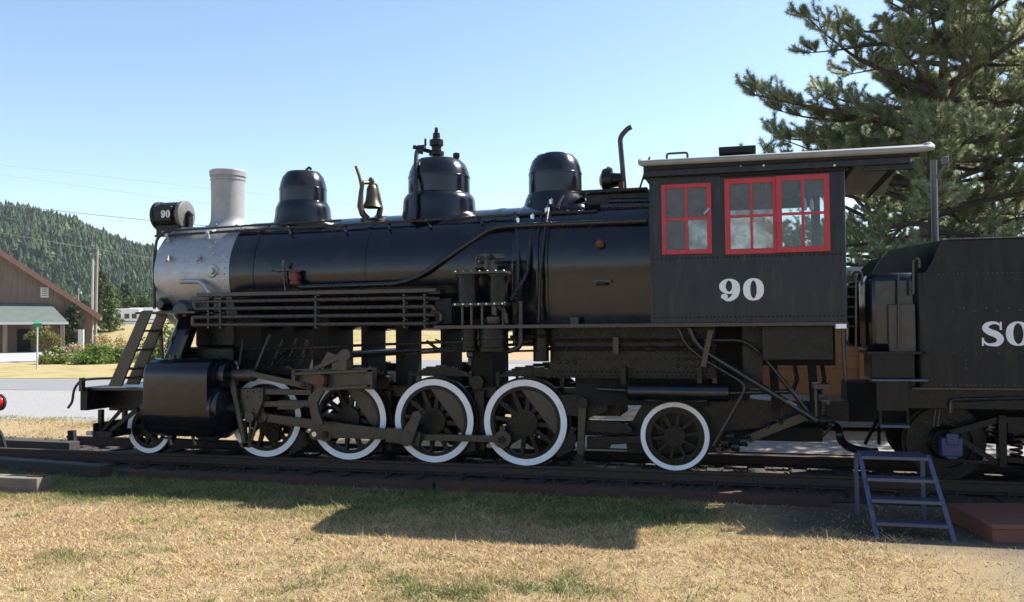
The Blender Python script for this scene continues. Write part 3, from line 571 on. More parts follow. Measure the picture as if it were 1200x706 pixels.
tag(q.build('cab_rivets', M['chassis'], cw), kind='stuff')
def sash(x0, x1, z0, z1, fw, nx, nz, gm, y=-CY-.022, th=.03, mw=.03):
    q = MB(); q.box(x0, x0+fw, y, y+th, z0, z1).box(x1-fw, x1, y, y+th, z0, z1).box(x0+fw, x1-fw, y, y+th, z0, z0+fw).box(x0+fw, x1-fw, y, y+th, z1-fw, z1)
    o = q.build('window', M['red'], lo, .004, 0); ix0, ix1, iz0, iz1 = x0+fw, x1-fw, z0+fw, z1-fw
    for i in range(1, nx): X = ix0+(ix1-ix0)*i/nx; MB().box(X-mw/2, X+mw/2, y+.004, y+th-.004, iz0, iz1).build('glazing_bar', M['red'], o)
    for j in range(1, nz): Zz = iz0+(iz1-iz0)*j/nz; MB().box(ix0, ix1, y+.006, y+th-.006, Zz-mw/2, Zz+mw/2).build('glazing_bar', M['red'], o)
    k = 0
    for i in range(nx):
        for j in range(nz):
            MB().box(ix0+(ix1-ix0)*i/nx, ix0+(ix1-ix0)*(i+1)/nx, y+.013, y+.017, iz0+(iz1-iz0)*j/nz, iz0+(iz1-iz0)*(j+1)/nz).build('pane', M[gm[k % len(gm)]], o, 0, 0); k += 1
    return o
sash(.772, 1.343, 2.632, 3.455, .052, 2, 2, ['glass'])
sash(1.492, 2.085, 2.612, 3.485, .062, 2, 2, ['glassfrost', 'glassfrost2' if 0 else 'glass', 'glassfrost', 'glass'])
sash(2.060, 2.632, 2.615, 3.488, .062, 2, 2, ['glassclear'], y=-CY-.040)
q = MB(); q.tube(path([(825, 251, -1.525), (831, 244, -1.525)]), .014, 6); q.build('window_latch', M['steel'], lo)
for px in (943, 951):
    p = at(px, 240, -1.3); MB().lathe([(0, -.07), (.022, -.065), (.026, -.02), (.018, .04), (.006, .075), (0, .08)], p, 'z', 10).build('hanging_drop', M['white'], lo)  # small white drop shapes hung inside the rear cab window
MB().box(1.44, 2.84, -CY-.05, -CY-.004, 3.515, 3.552).build('window_track', M['dark'], lo)
# roof
def arc_roof(x0, x1, h, zc, ye, ze, th):
    R_ = []
    for i in range(25):
        t = -1+2*i/24; y = ye*t; z = zc-(zc-ze)*(t*t)**1.15; R_.append([(x0, y, z), (x1, y, z), (x1, y, z-th), (x0, y, z-th)])
    return MB().loft(R_)
arc_roof(.56, 3.68, 0, 3.93, 1.60, 3.70, .035).build('cab_roof', M['roofgrey'], lo, .006, 50)
MB().tube(fillet([(.53, -.5, 3.90), (.53, -1.45, 3.765), (.55, -1.625, 3.70), (.70, -1.64, 3.70), (3.54, -1.64, 3.68), (3.68, -1.6, 3.70), (3.71, -1.3, 3.79), (3.71, -.4, 3.90)], .10), .036, 10).build('roof_edge', M['roofgrey'], lo)
MB().box(.62, 3.54, -1.635, -1.60, 3.615, 3.665).build('rain_gutter', M['dark'], lo)
MB().box(.60, 3.46, -1.60, -1.56, 3.545, 3.665).build('roof_fascia', M['cab'], lo, .004)
MB().box(.575, .60, -1.60, -.9, 3.55, 3.68).build('roof_front_fascia', M['cab'], lo)
MB().box(3.0, 3.5, -1.55, -1.5, 3.49, 3.56).build('roof_bracket', M['cab'], lo)
q = MB()
for i in range(6): q.box(.9+i*.5, .94+i*.5, -1.5, 1.5, 3.60, 3.66)
q.build('roof_carlines', M['dark'], lo)
MB().box(1.42, 1.86, -.9, .3, 3.90, 3.985).build('roof_hatch', M['dark'], lo, .01)
MB().tube(fillet([(.80, -1.0, 3.78), (.80, -1.0, 3.92), (1.05, -1.0, 3.92), (1.05, -1.0, 3.78)], .03), .014, 8).build('roof_grab_rail', M['pipe'], lo)
q = MB()
for px in (760, 765, 868, 895, 978): q.dome(at(px, 199 if px < 800 else 194, -1.6), .014)
tag(q.build('fascia_bolts', M['white'], lo), kind='stuff')

# --- lettering
def glyph(name, loops, loc, m, parent, depth=.004, offs=None):
    cu = bpy.data.curves.new(name, 'CURVE'); cu.dimensions = '2D'; cu.fill_mode = 'BOTH'; cu.extrude = depth/2
    for lp in loops:
        s_ = cu.splines.new('POLY'); s_.points.add(len(lp)-1); s_.use_cyclic_u = True
        for i, (a, b) in enumerate(lp): s_.points[i].co = (a, b, 0, 1)
    t_ = bpy.data.objects.new('tmp', cu); col.objects.link(t_); bpy.context.view_layer.update()
    me = bpy.data.meshes.new_from_object(t_.evaluated_get(bpy.context.evaluated_depsgraph_get())); bpy.data.objects.remove(t_); me.name = name
    me.transform(Matrix.Translation(loc) @ Matrix.Rotation(rad(90), 4, 'X')); me.materials.clear()
    return put(name, me, m, parent)
def ell(cx, cy, rx, ry, n=40, e=2.0):
    return [(cx+rx*math.copysign(abs(math.cos(a))**(2/e), math.cos(a)), cy+ry*math.copysign(abs(math.sin(a))**(2/e), math.sin(a))) for a in [2*math.pi*i/n for i in range(n)]]
def stroke(pts, ws, k=8):                              # variable width stroke through control points
    P = [Vector(p) for p in pts]; c = []; ww = []
    for i in range(len(P)-1):
        p0, p1, p2, p3 = P[max(i-1, 0)], P[i], P[i+1], P[min(i+2, len(P)-1)]
        for j in range(k):
            t = j/k; c.append(.5*((2*p1)+(p2-p0)*t+(2*p0-5*p1+4*p2-p3)*t*t+(3*p1-p0-3*p2+p3)*t**3)); ww.append(ws[i]+(ws[i+1]-ws[i])*t)
    c.append(P[-1]); ww.append(ws[-1]); l, r = [], []
    for i in range(len(c)):
        d = (c[min(i+1, len(c)-1)]-c[max(i-1, 0)]).normalized(); n = Vector((-d.y, d.x)); l.append(tuple(c[i]+n*ww[i]/2)); r.append(tuple(c[i]-n*ww[i]/2))
    return l+r[::-1]
def sc_(lp, s, dx=0, kx=1): return [(a*s*kx+dx, b*s) for a, b in lp]
def digit9(s): return [[sc_(ell(.40, .655, .40, .345), s), sc_(ell(.385, .665, .125, .25), s)], [sc_(stroke([(.665, .68), (.67, .45), (.60, .22), (.44, .075), (.30, .05), (.19, .12)], [.27, .27, .24, .17, .12, .10]), s)], [sc_(ell(.20, .20, .135, .125), s)]]
def digit0(s, dx): return [[sc_(ell(.40, .5, .40, .5, e=2.25), s, dx), sc_(ell(.40, .5, .125, .40), s, dx)]]
def number(name, x, z, s, y, parent, m, kx=1):
    for k, lps in enumerate(digit9(s)+digit0(s, .93*s*kx)): glyph(name, [[(a*(kx if k < 3 else 1), b) for a, b in l] for l in lps] if k < 3 else [[((a-.93*s*kx)*kx+.93*s*kx, b) for a, b in l] for l in lps], (x, y-.0012*(k % 3), z), m, parent)
a, b = at(843, 353, -CY), at(895, 326, -CY); s_ = b.z-a.z
number('cab_number', a.x, a.z, s_*1.0, -CY-.006, lo, M['letter'], (b.x-a.x)/(1.73*s_))
a = at(190, 265, -.24); number('headlight_number', a.x-.02, hz-.06, .115, -.243, hl, M['letter'], .8)
# --- cylinders
def hull_yz(c1, r1, c2, r2, n=40):                    # outline round two circles in the (y,z) plane
    P = [(c[0]+r*math.cos(2*math.pi*i/n), c[1]+r*math.sin(2*math.pi*i/n)) for c, r in ((c1, r1), (c2, r2)) for i in range(n)]
    P = sorted(set(P)); cr = lambda o, a, b: (a[0]-o[0])*(b[1]-o[1])-(a[1]-o[1])*(b[0]-o[0]); lo_, up = [], []
    for p in P:
        while len(lo_) > 1 and cr(lo_[-2], lo_[-1], p) <= 0: lo_.pop()
        lo_.append(p)
    for p in reversed(P):
        while len(up) > 1 and cr(up[-2], up[-1], p) <= 0: up.pop()
        up.append(p)
    return lo_[:-1]+up[:-1]
cxa, cxb = at(169, 470, -1.42).x, at(244, 470, -1.42).x
for s in (1, -1):
    h_ = [(a*s, b) for a, b in hull_yz((-1.06, .70), .40, (-1.225, 1.17), .235)]
    if s < 0: h_ = h_[::-1]
    cyo = MB().loft([[(X, a*k+(1-k)*(-1.08*s), b*k+(1-k)*.85) for a, b in h_] for X, k in ((cxa, .96), (cxa+.02, .99), (cxa+.04, 1), (cxb-.02, 1), (cxb, .985))]).build('cylinder', M['black'], lo, 0, 40)
    MB().lathe([(.38, -.01), (.41, .0), (.41, .05), (.36, .07), (.34, .10), (.20, .13), (.12, .15), (.12, .24), (0, .24)], (cxb, -1.06*s, .70), 'x', 36).build('cylinder_head', M['black'], cyo)
    MB().lathe([(.22, -.01), (.235, 0), (.235, .05), (.20, .06), (.20, .12), (.215, .125), (.215, .17), (.12, .20), (0, .2)], (cxb, -1.12*s, 1.17), 'x', 28).build('valve_head', M['black'], cyo)
    MB().lathe([(0, .16), (.085, .16), (.085, .52), (.07, .54), (0, .54)], (cxb, -1.12*s, 1.17), 'x', 20).build('valve_rod_guide', M['rodsteel'], cyo)
    MB().lathe([(.36, 0), (.39, -.04), (.30, -.09), (0, -.1)], (cxa, -1.06*s, .70), 'x', 32).build('front_head', M['black'], cyo)
    q = MB()
    for i in range(14): q.dome((cxb+.05, -1.06*s+.375*math.cos(i*.449), .70+.375*math.sin(i*.449)), .022, (1, 0, 0))
    tag(q.build('head_studs', M['chassis'], cyo), kind='stuff')
    MB().tube([(cxa+.33, -1.25*s, 1.28), (cxa+.33, -1.25*s, 1.45)], .05, 10).build('relief_valve', M['rodsteel'], cyo)
MB().box(cxa+.1, cxb-.05, -.75, .75, .75, 1.55).box(cxa+.2, cxb-.15, -.55, .55, 1.55, 1.95).build('saddle', M['chassis'], lo, .03)
q = MB()
for px in (198, 226): q.tube(path([(px, 511, -1.1), (px+2, 522, -1.1)]), .025, 6)
q.tube(path([(188, 513, -1.1), (262, 519, -1.1)]), .015, 6); q.build('cylinder_cocks', M['pipe'], lo)
# --- pilot deck, beam, steps
bx0 = -7.50
MB().box(bx0-.05, bx0+.07, -1.30, 1.30, .66, .99).build('pilot_beam', M['chassis'], lo, .012)
MB().box(bx0+.07, cxa, -1.24, 1.24, .945, .985).build('pilot_deck', M['rodsteel'], lo, .006)
for y in (-.85, .72): MB().box(bx0+.07, cxa+.1, y, y+.13, .62, .944).build('deck_sill', M['chassis'], lo)
fo = MB().box(bx0+.12, bx0+.42, -1.22, 1.22, .27, .36).build('footboard', M['chassis'], lo, .01)
MB().box(bx0+.10, bx0+.125, -1.22, 1.22, .27, .47).build('footboard_riser', M['chassis'], lo, .005)
for y in (-1.12, -.62, .62, 1.12):
    MB().bar((bx0+.16, .66), (bx0+.16, .34), .06, y-.03, y+.03).build('footboard_hanger', M['chassis'], lo); MB().bar((bx0+.78, .68), (bx0+.34, .36), .05, y-.025, y+.025).build('footboard_brace', M['chassis'], lo)
    MB().bar((bx0+.5, .66), (bx0+.2, .36), .04, y-.02, y+.02).build('footboard_brace', M['chassis'], lo)
q = MB(); q.tube(fillet([(bx0-.20, -1.36, .70), (bx0-.13, -1.36, .78), (bx0-.1, -1.36, .98), (bx0+.02, -1.36, 1.10), (bx0+.25, -1.33, 1.12), (bx0+.9, -1.1, 1.13)], .08), .018, 8); q.build('coupler_lift_rod', M['pipe'], lo)
MB().box(bx0-.0, bx0+.05, -1.38, -1.31, .94, 1.13).build('rod_stanchion', M['pipe'], lo)
MB().box(bx0-.35, bx0-.05, -.14, .14, .58, .86).lathe([(.10, .56), (.14, .58), (.14, .90), (.10, .92), (0, .92)], (bx0-.38, .03, 0), 'z', 14).build('coupler', M['chassis'], lo, .02)
q = MB(); p = at(128, 484, -1.22); q.box(bx0+.02, bx0+.12, -1.26, -1.2, .30, .36); q.build('footboard_clip', M['galv'], lo)
# steps up to the running board
for y0 in (-1.34, -.98):
    p0, p1, p2, p3 = [at(a, b, -1.34) for a, b in ((165.5, 364), (178, 364), (142, 453), (126.5, 453))]
    MB().prism([(v.x, v.z) for v in (p0, p1, p2, p3)], y0, y0+.03).build('step_stringer', M['rodsteel'], lo, .004)
for t in (.27, .52, .77):
    v = p0.lerp(p3, t); u = p1.lerp(p2, t); MB().box(v.x+.02, u.x+.02, -1.31, -.98, v.z-.015, v.z+.015).build('step_tread', M['rodsteel'], lo)
MB().tube([(-6.52, -.9, 2.03), (-6.45, -.9, .98)], .03, 8).build('deck_brace', M['pipe'], lo)
# --- wheels
def wheel_set(D, white, nsp, hub, prefix, cw, spw=.045):
    R_ = D/2; m = {}
    m['body'] = MB().ring(R_-.135, R_-.085, .0, .11, 64).lathe([(0, -.02), (hub, -.02), (hub, .015), (hub*.95, .16), (0, .16)], (0, 0, 0), 'y', 32).mesh(prefix)
    m['tyre'] = MB().ring(R_-.085, R_, .006, .115, 72).ring(R_-.06, R_+.028, .115, .14, 72).mesh('tyre')
    m['band'] = MB().ring(R_-white, R_-.004, -.004, .0055, 72).mesh('white_band')
    sp_ = MB(); a, b = Vector((hub*.9, 0)), Vector((R_-.11, 0)); sp_.bar((a.x, 0), (b.x, 0), spw*1.35, .02, .075, spw); m['spoke'] = sp_.mesh('spoke')
    if cw: m['weight'] = MB().prism([((R_-.137)*math.cos(cw[0]+(cw[1]-cw[0])*i/20), (R_-.137)*math.sin(cw[0]+(cw[1]-cw[0])*i/20)) for i in range(21)], .012, .1).mesh('counterweight')
    m['n'] = nsp; return m
def place_wheel(name, m, x, z, y, ang, far, pin=None, spoke0=.26):
    o = put(name, m['body'], M['chassis'], lo); o.location = Vector((x, y, z))-WORLD[lo.name]; WORLD[o.name] = Vector((0, 0, 0))
    o.rotation_mode = 'YXZ' if 0 else 'XYZ'
    o.matrix_parent_inverse = Matrix(); o.rotation_euler = (Matrix.Rotation(math.pi if far else 0, 3, 'Z') @ Matrix.Rotation(-ang, 3, 'Y')).to_euler()
    for nm, k, mm in (('tyre', 'tyre', 'dark2'), ('white_band', 'band', 'white')) : put(nm, m[k], M['chassis'] if mm == 'dark2' else M['white'], o)
    for i in range(m['n']):
        c = put('spoke', m['spoke'], M['chassis'], o); c.rotation_euler.y = -(spoke0+2*math.pi*i/m['n'])
    if 'weight' in m: put('counterweight', m['weight'], M['rodsteel'], o)
    if pin:
        c_ = MB().lathe([(0, -.03), (.10, -.03), (.11, .0), (.11, .09), (0, .09)], (pin, 0, 0), 'y', 24).prism([(0, -.17), (pin, -.11), (pin, .11), (0, .17)], -.012, .085).build('crank_boss', M['chassis'], o)
    return o
drv = wheel_set(1.118, .085, 12, .17, 'driving_wheel', (math.pi-1.02, math.pi+1.02))
XS = (-4.864, -3.586, -2.343, -1.085); PA = math.atan2(-.205, -.265); PR = .335
for i, X in enumerate(XS):
    place_wheel('driving_wheel', drv, X, .56, -.80, PA if i else math.atan2(-.25, .13), False, PR if i else .27)
    place_wheel('driving_wheel', drv, X, .56, .80, .8, True, PR)
    MB().tube([(X, -.7, .56), (X, .7, .56)], .09, 12).build('axle', M['chassis'], lo)
trl = wheel_set(.852, .062, 10, .13, 'trailing_wheel', None, .03)
for far in (False, True): place_wheel('trailing_wheel', trl, .831, .427, .80 if far else -.80, 0, far, None, .12)
plt = wheel_set(.74, .07, 9, .14, 'pilot_wheel', None, .05)
for far in (False, True): place_wheel('pilot_wheel', plt, -6.78, .37, .80 if far else -.80, 0, far)
for X, z in ((.831, .427), (-6.78, .37)): MB().tube([(X, -.7, z), (X, .7, z)], .075, 12).build('axle', M['chassis'], lo)
# --- rods
pin = [(X+PR*math.cos(PA), .56+PR*math.sin(PA)) for X in XS]
sr = MB(); y0, y1 = -.955, -.895
def eye(q, p, r, y0, y1, n=24): return q.lathe([(0, y0), (r, y0), (r, y1), (0, y1)], (p[0], 0, p[1]), 'y', n)
for i, j in ((1, 2), (2, 3)):
    q = MB(); q.bar(pin[i], pin[j], .085, y0, y1); eye(q, pin[i], .095, y0-.012, y1+.012); eye(q, pin[j], .115, y0-.016, y1+.01); q.box(pin[j][0]-.035, pin[j][0]+.035, y0, y1, pin[j][1]+.09, pin[j][1]+.17); q.build('side_rod', M['rodsteel'], lo, .004)
q = MB(); k = (pin[1][0]-.16, pin[1][1]+.008); q.bar(k, pin[1], .15, y0, y1); eye(q, k, .085, y0-.01, y1+.01); q.build('side_rod_stub', M['rodsteel'], lo, .004); q = MB(); eye(q, k, .035, y0-.03, y0); q.build('knuckle_pin', M['steel'], lo)
for p in pin[1:]: eye(MB(), p, .05, y0-.045, y0-.01, 6).build('crank_nut', M['chassis'], lo)
ch = at(307, 489, -1.03); chp = (ch.x, ch.z)
q = MB(); a, b = Vector(chp), Vector(pin[2]); d = (b-a).normalized()
q.bar(a, b, .115, -1.03, -.985, .15); eye(q, chp, .085, -1.05, -.97); q.bar(b-d*.32, b+d*.16, .19, -1.055, -.965); q.build('main_rod', M['rodsteel'], lo, .006)
q = MB(); n_ = Vector((-d.y, d.x)); q.bar(a+d*.18+n_*.045, b-d*.34+n_*.06, .02, -1.04, -1.0, .024); q.bar(a+d*.18-n_*.045, b-d*.34-n_*.06, .02, -1.04, -1.0, .024); q.build('main_rod_flange', M['rodsteel'], lo)
# eccentric crank
q = MB(); e0 = pin[2]; e1 = at(489, 488, -1.1); q.bar(e0, (e1.x, e1.z), .19, -1.13, -1.07, .12); eye(q, e0, .10, -1.14, -1.06); eye(q, (e1.x, e1.z), .07, -1.14, -1.06); q.build('eccentric_crank', M['rodsteel'], lo, .006)
# crosshead, guides, piston rod, combination lever
yg = -1.03
def PX(px, py, y=yg): v = at(px, py, y); return (v.x, v.z)
MB().prism([PX(*p) for p in ((287, 455), (312, 455), (312, 470), (309, 478), (303, 492), (296, 494), (289, 489), (284, 470))], yg-.09, yg+.05).build('crosshead', M['rodsteel'], lo, .008)
for pts, hh in ((((251, 458), (367, 460)), .075), (((254, 474), (372, 473)), .075)):
    MB().bar(PX(*pts[0]), PX(*pts[1]), hh, yg-.05, yg+.05).build('guide_bar', M['rodsteel'], lo, .005)
MB().prism([PX(*p) for p in ((327, 469), (374, 469), (372, 474), (345, 480), (327, 480))], yg-.045, yg+.045).build('guide_end', M['rodsteel'], lo, .005)
MB().box(PX(250, 458)[0], PX(257, 458)[0], yg-.05, yg+.05, PX(250, 478)[1], PX(250, 455)[1]).build('guide_block', M['rodsteel'], lo)
MB().tube([(cxb+.2, -1.04, PX(265, 485)[1]), (PX(290, 485)[0], -1.04, PX(290, 485)[1])], .035, 12).build('piston_rod', M['steel'], lo)
q = MB(); eye(q, PX(298, 488), .07, yg-.13, yg-.05); q.build('crosshead_pin', M['rodsteel'], lo)
yl = -1.17
MB().bar(PX(272, 446, yl), PX(287, 521, yl), .075, yl-.02, yl+.02, .06).build('combination_lever', M['rodsteel'], lo, .004)
q = MB(); eye(q, PX(286, 521, yl), .045, yl-.03, yl+.03); eye(q, PX(292, 521, yl), .045, yl-.03, yl+.03); q.bar(PX(286, 521, yl), PX(292, 521, yl), .05, yl-.03, yl+.03); q.build('union_link', M['rodsteel'], lo)
for dx in (-5, 0, 5): MB().bar(PX(295+dx*1.4, 494, yl+.06), PX(292+dx*.4, 521, yl+.06), .03, yl+.03, yl+.06).build('crosshead_arm', M['rodsteel'], lo)
# valve gear bracket
yv = -1.16
q = MB(); q.bar(PX(348, 438, yv), PX(440, 434, yv), .04, yv-.10, yv+.02); q.bar(PX(382, 456, yv), PX(438, 452, yv), .04, yv-.10, yv+.02); q.build('link_bracket_flanges', M['rodsteel'], lo, .004)
MB().prism([PX(*p, yv) for p in ((346, 433), (440, 431), (440, 456), (368, 458), (346, 446))], yv+.0, yv+.05).build('link_bracket', M['rodsteel'], lo)
MB().prism([PX(*p, yv) for p in ((434, 431), (440, 431), (440, 456), (434, 456))], yv-.1, yv-.002).box(*[PX(346, 440, yv)[0], PX(350, 440, yv)[0]], yv-.1, yv-.002, PX(346, 446, yv)[1], PX(346, 434, yv)[1]).build('bracket_end', M['rodsteel'], lo)
MB().prism([PX(*p, yv) for p in ((375, 432), (386, 412), (398, 416), (398, 434), (391, 434), (391, 421), (387, 421), (382, 433))], yv-.06, yv+.02).build('expansion_link_upper', M['rodsteel'], lo, .004)
MB().prism([PX(*p, yv) for p in ((363, 466), (378, 450), (385, 452), (374, 472), (376, 484), (381, 497), (374, 500), (366, 486))], yv-.06, yv+.0).build('expansion_link', M['rodsteel'], lo, .004)
q = MB(); eye(q, PX(375, 446, yv-.1), .085, yv-.15, yv-.06); q.build('link_trunnion', M['rustwheel'], lo)
a, b = PX(404, 416, yv), PX(384, 433, yv); MB().bar(a, PX(372, 432, yv), .09, yv-.08, yv-.02, .05).build('lifting_arm', M['rodsteel'], lo, .005)
MB().prism([PX(*p, yv) for p in ((398, 434), (410, 434), (409, 414), (402, 410), (399, 416))], yv-.09, yv+.05).build('reverse_shaft_stand', M['rodsteel'], lo, .006)
q = MB(); eye(q, PX(405, 416, yv-.1), .075, yv-.12, yv-.05); q.build('reverse_shaft_end', M['rodsteel'], lo)
MB().bar(PX(290, 437, yv), PX(362, 453, yv), .075, yv-.03, yv+.02, .085).build('radius_rod', M['rodsteel'], lo, .005)
q = MB(); eye(q, PX(357, 452, yv), .04, yv-.05, yv); eye(q, PX(364, 454, yv), .04, yv-.05, yv); q.build('radius_rod_pins', M['chassis'], lo)
MB().tube(path([(408, 415, -1.1), (640, 402, -1.1)]), .018, 8).build('reach_rod', M['pipe'], lo)
MB().tube([(PX(405, 416)[0], -1.0, PX(405, 416)[1]), (PX(405, 416)[0], 1.0, PX(405, 416)[1])], .05, 10).build('reverse_shaft', M['chassis'], lo)
q = MB()
for px, py in ((290, 459), (297, 459), (305, 459), (290, 466), (305, 466), (297, 480), (255, 458), (365, 460), (368, 473), (258, 474), (350, 443), (437, 436), (437, 452), (360, 438), (400, 438), (420, 437)): q.dome(at(px, py, yg-.09 if px < 320 else -1.165), .016)
for px in range(250, 372, 12): q.dome(at(px, 458+(px-250)*.017, yg-.05), .009)
tag(q.build('gear_bolts', M['chassis'], lo), kind='stuff')
for p_, y_ in ((pin[3], y0), (pin[1], y0), (chp, -1.05)):
    MB().lathe([(0, .06), (.028, .06), (.028, .13), (.016, .14), (.016, .17), (0, .17)], (p_[0], y_+.03, p_[1]), 'z', 10).build('oil_cup', M['rodsteel'], lo)
# --- frame and springs
for y in (-.56, .48):
    q = MB(); q.box(-6.3, 1.0, y, y+.08, .86, 1.0); q.box(-6.3, .2, y, y+.08, .38, .47)
    for X in XS: q.box(X-.24, X-.14, y, y+.08, .3, .87); q.box(X+.14, X+.24, y, y+.08, .3, .87)
    q.build('main_frame', M['chassis'], lo)
    for X in XS:
        q = MB()
        for i in range(6): q.box(X-.42+i*.045, X+.42-i*.045, y-.01, y+.09, 1.14+i*.022, 1.16+i*.022)
        q.box(X-.05, X+.05, y-.02, y+.1, 1.0, 1.29); q.build('leaf_spring', M['chassis'], lo)
        for dx in (-.44, .44): MB().box(X+dx-.02, X+dx+.02, y, y+.05, .95, 1.2).build('spring_hanger', M['chassis'], lo)
for X, w_ in ((-5.35, .5), (-4.75, .16), (-4.15, .24), (-3.55, .10), (-3.00, .14), (-2.35, .10), (-1.75, .30)):
    MB().box(X-w_/2, X+w_/2, -.52 if w_ > .2 else -.35, .30, 1.0, 1.95).build('frame_brace', M['dark'], lo)
MB().box(-5.3, -3.2, -.45, .45, 1.02, 1.16).box(-3.2, .1, -.4, .4, .62, .85).build('brake_rigging', M['chassis'], lo)
q = MB(); q.tube([(-5.3, -.6, 1.33), (-1.4, -.7, 1.52)], .02, 6); q.tube([(-5.5, -.62, 1.50), (-1.2, -.72, 1.64)], .02, 6); q.build('sand_pipes', M['pipe'], lo)
for pts in ([(316, 392, -.8), (300, 432, -.9)], [(332, 398, -.6), (318, 430, -.6)], [(348, 396, -.5), (338, 424, -.5)], [(360, 398, -.5), (352, 428, -.5)], [(286, 395, -.7), (280, 430, -.8)], [(345, 402, -.4), (320, 424, -.4)], [(370, 400, -.4), (356, 416, -.4)], [(500, 400, -.7), (520, 415, -.7)]):
    MB().tube(path(pts), .022, 8).build('drain_pipe', M['pipe'], lo)
for px0, px1 in ((443, 462), (552, 566)):
    MB().bar(PX(px0+10, 458, -.62), PX(px0+11, 528, -.62), .14, -.64, -.56).build('brake_hanger', M['chassis'], lo, .006); p = PX(px0+8, 448, -.66); q = MB(); eye(q, p, .09, -.7, -.6); q.build('hanger_pin', M['chassis'], lo)
    MB().prism([PX(px0-2, 500, -.66), PX(px0+6, 500, -.66), PX(px0+8, 528, -.66), PX(px0-6, 532, -.66)], -.74, -.62).build('brake_shoe', M['chassis'], lo, .006)
MB().prism([PX(*p, -.7) for p in ((349, 500), (355, 497), (358, 525), (340, 535))], -.78, -.66).build('brake_shoe', M['chassis'], lo, .006)
# --- firebox bottom, ash pan and rear gear
fy = -.95
f0, f1 = PX(645, 440, fy), PX(838, 384, fy)
MB().box(f0[0], f1[0], fy, .95, f0[1]-.02, 1.783).build('firebox', M['chassis'], lo)
MB().box(f0[0]-.05, f1[0], fy-.03, fy-.001, f0[1]-.03, f0[1]+.075).build('mud_ring', M['chassis'], lo)
q = MB()
for i in range(37):
    X = f0[0]+.02+i*(f1[0]-f0[0]-.04)/36; q.dome((X, fy-.03, f0[1]-.005), .021); q.dome((X+.025, fy-.03, f0[1]+.045), .021)
for z_, n_, r in ((PX(700, 392, fy)[1], 22, .014), (PX(700, 421, fy)[1], 22, .014)):
    for i in range(n_): q.dome((f0[0]+.1+i*(f1[0]-f0[0]-.15)/(n_-1), fy, z_), r)
for i in range(6):
    for j in range(4): q.dome((f1[0]-.45+i*.09, fy, f0[1]+.12+j*.085), .026)
for i in range(3): q.dome((f0[0]+.12+i*.1, fy, f0[1]+.17), .03)
tag(q.build('staybolts', M['chassis'], lo), kind='stuff')
MB().box(f0[0]+.3, f1[0]-.1, -.8, .8, .80, f0[1]-.031).build('ash_pan', M['dark'], lo)
rc = at(634, 405, -1.1); MB().lathe([(0, -.2), (.10, -.2), (.10, .2), (0, .2)], rc, 'z', 20).build('small_reservoir', M['chassis'], lo); MB().box(rc.x-.04, rc.x+.04, -1.12, -1.06, rc.z+.2, 1.785).build('reservoir_hanger', M['chassis'], lo)
for pts, r in (([(650, 399, -1.05), (862, 399, -1.05)], .018), ([(640, 409, -1.02), (835, 409, -1.02)], .024), ([(598, 395, -1.2), (640, 394, -1.2)], .02), ([(596, 412, -1.2), (632, 411, -1.2)], .014), ([(508, 410, -1.2), (545, 412, -1.2)], .015), ([(510, 398, -1.2), (545, 410, -1.2)], .01)):
    MB().tube(path(pts), r, 8).build('air_line', M['pipe'], lo)
p = at(722, 405, -1.04); MB().box(p.x-.035, p.x+.035, -1.08, -.96, p.z-.1, p.z+.1).build('pipe_bracket', M['pipe'], lo)
p = at(760, 409, -1.04); MB().lathe([(.035, -.05), (.035, .05), (0, .05)], p, 'x', 10).build('pipe_union', M['pipe'], lo)
a, b = at(735, 459, -1.12), at(856, 461, -1.12)
ar = MB().lathe([(0, -.02), (.06, -.01), (.105, .02), (.11, .04), (.11, (b-a).x-.04), (.105, (b-a).x-.02), (0, (b-a).x)], a, 'x', 28).build('air_reservoir', M['black'], lo)
MB().tube(path([(700, 456, -1.12), (737, 458, -1.12)]), .03, 10).build('reservoir_pipe', M['pipe'], ar); MB().tube(path([(854, 461, -1.12), (925, 459, -1.1)]), .026, 10).build('reservoir_pipe', M['pipe'], ar)
for px in (731, 820): p = at(px, 448, -1.1); MB().box(p.x-.03, p.x+.03, -1.14, -.96, p.z-.02, p.z+.18).build('reservoir_strap', M['chassis'], ar)
yb = -.78
MB().prism([PX(*p, yb) for p in ((652, 463), (712, 461), (712, 482), (690, 490), (654, 486))], yb, yb+.06).build('frame_plate', M['chassis'], lo, .005)
MB().prism([PX(*p, yb) for p in ((686, 492), (735, 497), (742, 503), (740, 508), (688, 506))], yb-.04, yb+.05).build('equaliser', M['chassis'], lo, .005)
MB().prism([PX(*p, yb) for p in ((688, 512), (760, 511), (760, 519), (716, 521), (714, 526), (688, 526))], yb-.02, yb+.05).build('truck_frame_bar', M['chassis'], lo, .005)
MB().bar(PX(683, 467, yb-.1), PX(680, 539, yb-.1), .10, yb-.12, yb-.05, .085).build('brake_hanger', M['rodsteel'], lo, .006)
for pp, rr in (((683, 472), .07), ((679, 538), .06)): eye(MB(), PX(*pp, yb-.1), rr, yb-.14, yb-.04).build('hanger_pin', M['chassis'], lo)
MB().prism([PX(*p, yb) for p in ((669, 503), (674, 504), (673, 527), (656, 536), (652, 534))], yb-.06, yb+.06).build('brake_shoe', M['chassis'], lo, .006)
q = MB()
for px, py in ((657, 468), (697, 468), (704, 468), (697, 476), (704, 476), (692, 516), (700, 516), (708, 516), (700, 522)): q.dome(at(px, py, yb), .022)
tag(q.build('frame_bolts', M['chassis'], lo), kind='stuff')
MB().prism([PX(*p, -.5) for p in ((735, 505), (752, 475), (775, 468), (870, 466), (905, 470), (905, 500), (850, 505), (840, 530), (735, 530))], -.55, -.42).build('trailing_truck_frame', M['chassis'], lo)
MB().box(.2, 2.6, -.42, .42, .35, .52).build('truck_cradle', M['dark'], lo)
